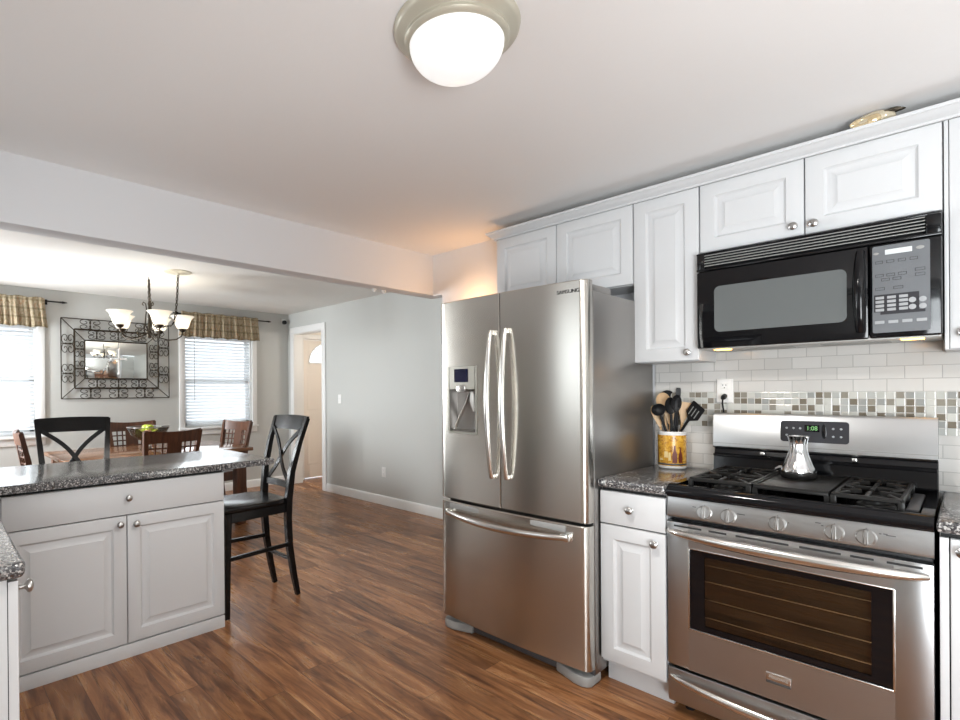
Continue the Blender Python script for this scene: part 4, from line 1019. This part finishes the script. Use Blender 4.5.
# ------------------------------------------------------------------ dining table and chairs
tb = thing('dining_table', 'square-cornered wooden dining table with stout legs under the chandelier', 'table', (-5.33, 1.6, 0))
tx0, tx1, ty0, ty1 = -5.86, -4.80, .82, 2.40
MB().box(tx0, tx1, ty0, ty1, .728, .762, .006).build('tabletop', M['woodt'], tb)
mb = MB(); i_ = .07
mb.box(tx0+i_, tx1-i_, ty0+i_, ty0+i_+.022, .64, .728).box(tx0+i_, tx1-i_, ty1-i_-.022, ty1-i_, .64, .728).box(tx0+i_, tx0+i_+.022, ty0+i_, ty1-i_, .64, .728).box(tx1-i_-.022, tx1-i_, ty0+i_, ty1-i_, .64, .728)
mb.build('apron', M['woodt'], tb)
for x in (tx0+.10, tx1-.10):
    for y in (ty0+.10, ty1-.10):
        MB().box(x-.05, x+.05, y-.05, y+.05, .10, .728, .004).box(x-.035, x+.035, y-.035, y+.035, .07, .10).box(x-.045, x+.045, y-.045, y+.045, 0, .07, .012).build('leg', m_wood('table_leg_wood', (.13, .05, .02), (.30, .13, .055), .3) if False else M['wood'], tb)
CG = 'lattice-back wooden dining chairs'
def make_chair():
    # local: faces -y (seat in front of the back), back at +y
    t = thing('dining_chair', 'lattice-back wooden chair on the kitchen side of the table', 'chair', (0, 0, 0), 0, CG)
    w_ = M['wood']
    MB().prism([(-.225, -.23), (.225, -.23), (.215, .20), (-.215, .20)], .435, .470, 'z').build('seat', w_, t)
    MB().box(-.20, .20, -.21, -.188, .375, .435).box(-.195, .195, .165, .187, .375, .435).box(-.208, -.188, -.20, .18, .375, .435).box(.188, .208, -.20, .18, .375, .435).build('seat_frame', w_, t)
    for s_ in (-1, 1):
        MB().strip([(s_*.203, -.205, 0), (s_*.203, -.205, .44)], [.034, .042], [.034, .042], (1, 0, 0)).build('leg', w_, t)
        MB().strip([(s_*.198, .235, 0), (s_*.200, .200, .30), (s_*.203, .195, .47), (s_*.215, .225, .75), (s_*.232, .275, .985)], [.034, .038, .040, .036, .034], [.036, .042, .044, .040, .034], (1, 0, 0)).build('leg', w_, t)
    def yb(z): return .195+(z-.47)*.155
    def rail(name, z0, z1, hw0, hw1, sag, th=.022, crown=0):
        vs = []; fs = []; n = 12
        for i in range(n+1):
            u = i/n*2-1
            for z, hw in ((z0, hw0), (z1, hw1)):
                for d_ in (-th/2, th/2): vs.append((u*hw, yb(z)+sag*(1-u*u)+d_, z+(crown*u*u if z == z1 else 0)))
        for i in range(n):
            a = i*4; b = a+4; fs += [(a, a+2, b+2, b), (a+1, b+1, b+3, a+3), (a+2, a+3, b+3, b+2), (a, b, b+1, a+1)]
        fs += [(0, 1, 3, 2), (n*4, n*4+2, n*4+3, n*4+1)]
        MB().add(vs, fs).build(name, w_, t)
    rail('crest_rail', .885, .978, .215, .240, .030, .024, .018)
    rail('lower_rail', .54, .585, .196, .200, .022)
    def sg(x): return .026*(1-(x/.22)**2)
    MB().strip([(0, yb(.575)+.026, .575), (0, yb(.895)+.030, .895)], [.012, .012], [.125, .125], (0, 1, 0)).build('centre_splat', w_, t)
    for s_ in (-1, 1):
        mb = MB()
        for x in (.095, .150): mb.bar((s_*x, yb(.575)+sg(x), .575), (s_*x, yb(.895)+sg(x), .895), .014, .010, (0, 1, 0))
        for z in (.73, .785, .84): mb.bar((s_*.060, yb(z)+sg(.06), z), (s_*.212, yb(z)+sg(.2), z), .010, .014, (0, 0, 1))
        mb.build('lattice', w_, t)
        MB().bar((s_*.200, -.20, .20), (s_*.198, .205, .20), .018, .028).build('stretcher', w_, t)
    MB().bar((-.198, .0, .20), (.198, .0, .20), .018, .028).build('stretcher', w_, t)
    return t
ch = make_chair()
def put(o, x, y, rz, lab=None):
    o.location = (x, y, 0); o.rotation_euler = (0, 0, rz)
    if lab: o['label'] = lab
put(ch, -4.84, 1.53, -PI/2+.10)
put(copy_tree(ch), -6.03, 1.70, PI/2, 'lattice-back wooden chair on the far side of the table, beyond the fruit bowl')
put(copy_tree(ch), -5.49, 2.315, .20, 'lattice-back wooden chair at the table end below the right-hand window')
put(copy_tree(ch), -5.40, .86, PI-.05, 'lattice-back wooden chair at the table end below the left-hand window')

# fruit bowl
bx, by, bz = -5.38, 1.60, .762
bw = thing('fruit_bowl', 'footed clear glass bowl of fruit in the middle of the dining table', 'bowl', (bx, by, bz))
pr = [(0, 0), (.075, 0), (.078, .005), (.03, .012), (.016, .03), (.016, .05), (.04, .072), (.10, .10), (.155, .145), (.19, .215), (.186, .215), (.150, .149), (.095, .106), (.04, .079), (0, .076)]
MB().lathe(pr, (bx, by, bz), (0, 0, 1), 40).build('bowl_body', M['bowl'], bw)
MB().tube([(bx+.189*math.cos(a), by+.189*math.sin(a), bz+.216) for a in [2*PI*i/40 for i in range(40)]], .004, 6, True).build('rim', M['nickel'], bw)
fr_pos = [(-.075, -.075, 'g'), (.01, -.09, 'g'), (-.01, .085, 'g'), (.085, .045, 'g'), (-.10, .02, 'p'), (.09, -.04, 'p'), (-.04, -.015, 'g'), (.045, .0, 'g')]
for k, (a, b_, c_) in enumerate(fr_pos):
    a, b_ = a*.80, b_*.80
    z = bz+.152+(.048 if k >= 6 else 0)
    mb = MB().lathe([(0, -.037), (.020, -.035), (.037, -.015), (.042, .007), (.033, .028), (.015, .037), (.004, .034), (0, .031)], (bx+a, by+b_, z), (0, 0, 1), 18)
    nm = 'green_apple' if c_ == 'g' else 'peach'
    t = thing(nm, 'green fruit heaped in the glass bowl on the table' if c_ == 'g' else 'pinkish fruit heaped in the glass bowl on the table', 'fruit', (bx+a, by+b_, z-.034), 0, 'fruit in the glass bowl')
    mb.build('flesh', M['fgreen'] if c_ == 'g' else M['fpink'], t)
    MB().tube([(bx+a, by+b_, z+.027), (bx+a+.003, by+b_, z+.042)], .0015, 5).build('stem', M['bronze'], t)

# ------------------------------------------------------------------ wrought iron mirror
my0, my1, mz0_, mz1_ = 1.095, 2.215, 1.247, 2.128
x = XW+.022
wm = thing('wall_mirror', 'rectangular mirror in a wide black scrolled iron frame', 'mirror', (XW, (my0+my1)/2, mz0_))
g0, g1, h0, h1 = 1.318, 1.965, 1.470, 1.895
MB().box(XW+.008, x, g0, g1, h0, h1, .003).build('mirror_glass', M['mirror'], wm)
mb = MB()
def rect(mb, a0, a1, b0, b1, r): mb.tube([(x, a0, b0), (x, a1, b0)], r, 6); mb.tube([(x, a0, b1), (x, a1, b1)], r, 6); mb.tube([(x, a0, b0), (x, a0, b1)], r, 6); mb.tube([(x, a1, b0), (x, a1, b1)], r, 6)
rect(mb, my0, my1, mz0_, mz1_, .0055); mb.build('outer_frame', M['bronze'], wm)
q0, q1, q2, q3 = my0+.125, my1-.125, mz0_+.115, mz1_-.115
mb = MB(); rect(mb, q0, q1, q2, q3, .010); mb.build('middle_frame', M['bronze'], wm)
mb = MB(); rect(mb, g0, g1, h0, h1, .008); mb.build('inner_frame', M['bronze'], wm)
for (a, b, c_, e) in ((my0, mz0_, g0, h0), (my1, mz0_, g1, h0), (my0, mz1_, g0, h1), (my1, mz1_, g1, h1)): MB().tube([(x, a, b), (x, c_, e)], .005, 6).build('corner_bar', M['bronze'], wm)
def scroll(cy0, cz0, s_, sy, sz, swap):
    # half a C scroll: leaves the touching point of the pair and curls into a spiral
    out = []
    for i in range(27):
        q = i/26; a = math.radians(218-470*q); r = .56*(1-q)**.8+.10
        u, v = (.56+r*math.cos(a))*s_*sy*1.7, (.44+r*math.sin(a))*s_*sz
        out.append((x, cy0+(v if swap else u), cz0+(u if swap else v)))
    mb.tube(out, .0042, 5)
def pair(cy_, cz_, s_, swap):
    for a in (-1, 1):
        for b in (-1, 1): scroll(cy_, cz_+0, s_, a, b, swap)
def band(lo, hi, n, fixed, swap, s_):
    global mb
    for i in range(n):
        mb = MB()
        u = lo+(hi-lo)*(i+.5)/n
        pair(fixed if swap else u, u if swap else fixed, s_, swap)
        e = s_*1.05
        if swap: mb.tube([(x, fixed-e, u-.0), (x, fixed+e, u)], .004, 5)
        else: mb.tube([(x, u, fixed-e), (x, u, fixed+e)], .004, 5)
        mb.build('scroll', M['bronze'], wm)
for (ya, yb_, za, zb_) in ((my0, my1, mz0_, mz1_), (q0, q1, q2, q3)):
    wy = .125 if ya == my0 else g0-q0; wz = .115 if ya == my0 else h0-q2
    sc_ = min(wy, wz)*.50
    for fz in (za+wz/2, zb_-wz/2): band(ya+wy*1.1, yb_-wy*1.1, 3, fz, False, sc_)
    for fy_ in (ya+wy/2, yb_-wy/2): band(za+wz*1.0, zb_-wz*1.0, 2, fy_, True, sc_)
crs = thing('hanging_cross', 'small pale cross hanging in front of the wall mirror', 'cross', (x+.02, 1.655, 1.56))
MB().box(x+.012, x+.026, 1.645, 1.667, 1.535, 1.80, .004).box(x+.012, x+.026, 1.585, 1.727, 1.685, 1.708, .004).build('cross_body', M['ceram'], crs)
mb = MB()
for (a, b) in ((1.656, 1.53), (1.58, 1.6965), (1.732, 1.6965), (1.656, 1.805)): mb.ball((x+.019, a, b), .014, 10, 6)
mb.build('cross_tips', M['ceram'], crs)
MB().tube([(x+.019, 1.656, 1.81), (x+.012, 1.656, 1.885)], .003, 5).build('hanger', M['nickel'], crs)

# ------------------------------------------------------------------ chandelier
hx, hy = -5.335, 1.600
cd_ = thing('chandelier', 'five-arm bronze chandelier with white bell shades over the dining table', 'chandelier', (hx, hy, 1.83))
MB().lathe([(0, -.02), (.012, -.016), (.020, .0), (.028, .02), (.022, .045), (.012, .06), (.010, .11), (.016, .125), (.010, .14), (.008, .30), (.014, .315), (.008, .335), (.006, .36), (0, .365)], (hx, hy, 1.845), (0, 0, 1), 16).build('stem', M['bronze'], cd_)
mb = MB()
for k in range(3):
    a0 = 2*PI*k/3+.4
    mb.tube([(hx+math.cos(a0)*r, hy+math.sin(a0)*r, z) for r, z in ((.01, 1.90), (.035, 1.96), (.03, 2.04), (.022, 2.10), (.03, 2.16), (.05, 2.175), (.058, 2.155), (.048, 2.14))], .006, 6)
mb.build('stem_scrolls', M['bronze'], cd_)
def chain(pts, n, name, parent, lr=.016):
    P_ = [Vector(p) for p in pts]; ls = [0]
    for a, b in zip(P_, P_[1:]): ls.append(ls[-1]+(b-a).length)
    def at(s_):
        for i in range(len(P_)-1):
            if s_ <= ls[i+1]+1e-9: return P_[i].lerp(P_[i+1], (s_-ls[i])/max(ls[i+1]-ls[i], 1e-9)), (P_[i+1]-P_[i]).normalized()
        return P_[-1], (P_[-1]-P_[-2]).normalized()
    mb = MB(); step = ls[-1]/n
    for k in range(n):
        c, t_ = at((k+.5)*step); u = t_.orthogonal().normalized(); w_ = t_.cross(u)
        if k % 2: u, w_ = w_, u
        mb.tube([c+t_*math.cos(a)*step*.66+u*math.sin(a)*lr*.55 for a in [2*PI*i/10 for i in range(10)]], .0042, 5, True)
    mb.build(name, M['bronze'], parent)
chain([(hx, hy, 2.205), (hx, hy, 2.395)], 7, 'chain', cd_)
MB().tube([(hx, hy, ZD), (hx, hy, 2.405), (hx+.008, hy, 2.392), (hx, hy, 2.383), (hx-.008, hy, 2.39)], .004, 6).build('ceiling_hook', M['bronze'], cd_)
cxp, cyp = -4.94, 1.735
MB().lathe([(0, -.03), (.012, -.028), (.016, -.02), (.03, -.012), (.095, -.010), (.115, -.006), (.12, 0), (0, 0)], (cxp, cyp, ZD), (0, 0, 1), 32).build('ceiling_canopy', M['almond'], cd_)
sw = [(cxp+(hx-cxp)*q, cyp+(hy-cyp)*q, 2.388-.46*(1-(2*abs(q-.5))**7)) for q in [.5+.5*math.copysign(abs(i/30-1)**.45, i-30) for i in range(61)]]
chain(sw, 46, 'swag_chain', cd_)
for k in range(5):
    phi = math.radians(47.4)       # build the ring relative to the room diagonal
    a = math.radians(-45+72*k); R_ = .295
    # lateral axis and towards-camera axis
    lat = Vector((math.cos(phi+.28), math.sin(phi+.28), 0)); nr = Vector((math.sin(phi+.28), -math.cos(phi+.28), 0))
    dvec = lat*math.sin(a)+nr*math.cos(a)
    pt = lambda r, z: Vector((hx, hy, z))+dvec*r
    arm = MB().tube([pt(.012, 1.875), pt(.05, 1.862), pt(.10, 1.835), pt(.17, 1.818), pt(.24, 1.828), pt(.286, 1.862), pt(.295, 1.905)], .006, 8)
    arm.tube([pt(.02, 1.90), pt(.06, 1.925), pt(.11, 1.905), pt(.13, 1.87), pt(.11, 1.85), pt(.092, 1.866), pt(.10, 1.88)], .0042, 6)
    ao = arm.build('arm', M['bronze'], cd_)
    c = pt(R_, 0)
    MB().lathe([(0, 1.898), (.012, 1.900), (.030, 1.915), (.036, 1.932), (.030, 1.935), (0, 1.935)], c, (0, 0, 1), 16).build('shade_cup', M['bronze'], ao)
    pr = [(.030, 1.930), (.050, 1.938), (.062, 1.962), (.071, 1.995), (.083, 2.025), (.099, 2.046), (.112, 2.054), (.110, 2.057), (.095, 2.050), (.079, 2.028), (.067, 1.997), (.058, 1.965), (.047, 1.942), (.030, 1.934)]
    MB().lathe(pr, c, (0, 0, 1), 28).build('glass_shade', M['shade'], ao)
    point('chandelier_bulb', (c.x, c.y, 2.0), 1.2, .025, (1, .90, .74))

# ------------------------------------------------------------------ small wall fittings
outlet('white light switch on the grey wall beside the door opening', -5.40, 1.21, 'ny', YG, None, True)
outlet('white outlet low on the long grey dining wall', -4.552, .376, 'ny', YG, None)
sc = thing('security_camera', 'small black and white camera high in the dining room corner', 'camera', (XW, 3.80, 2.30))
MB().box(XW, XW+.02, 3.775, 3.835, 2.285, 2.345, .004).build('mount', M['white'], sc)
MB().lathe([(0, 0), (.028, 0), (.03, .005), (.03, .045), (.026, .05), (0, .05)], (XW+.02, 3.805, 2.30), (1, -.2, -.1), 16).build('lens_body', M['blackm'], sc)
for y in (2.34, 2.43):
    tag(MB().lathe([(0, 0), (.016, 0), (.016, -.006), (.008, -.012), (.009, -.02), (0, -.022)], (XB-.10, y, 2.0253), (0, 0, 1), 12).build('ceiling_hook', M['white'], None, (XB-.10, y, 2.0253)), 'tiny white hook under the beam near the refrigerator', 'hook', 'white hooks under the beam')
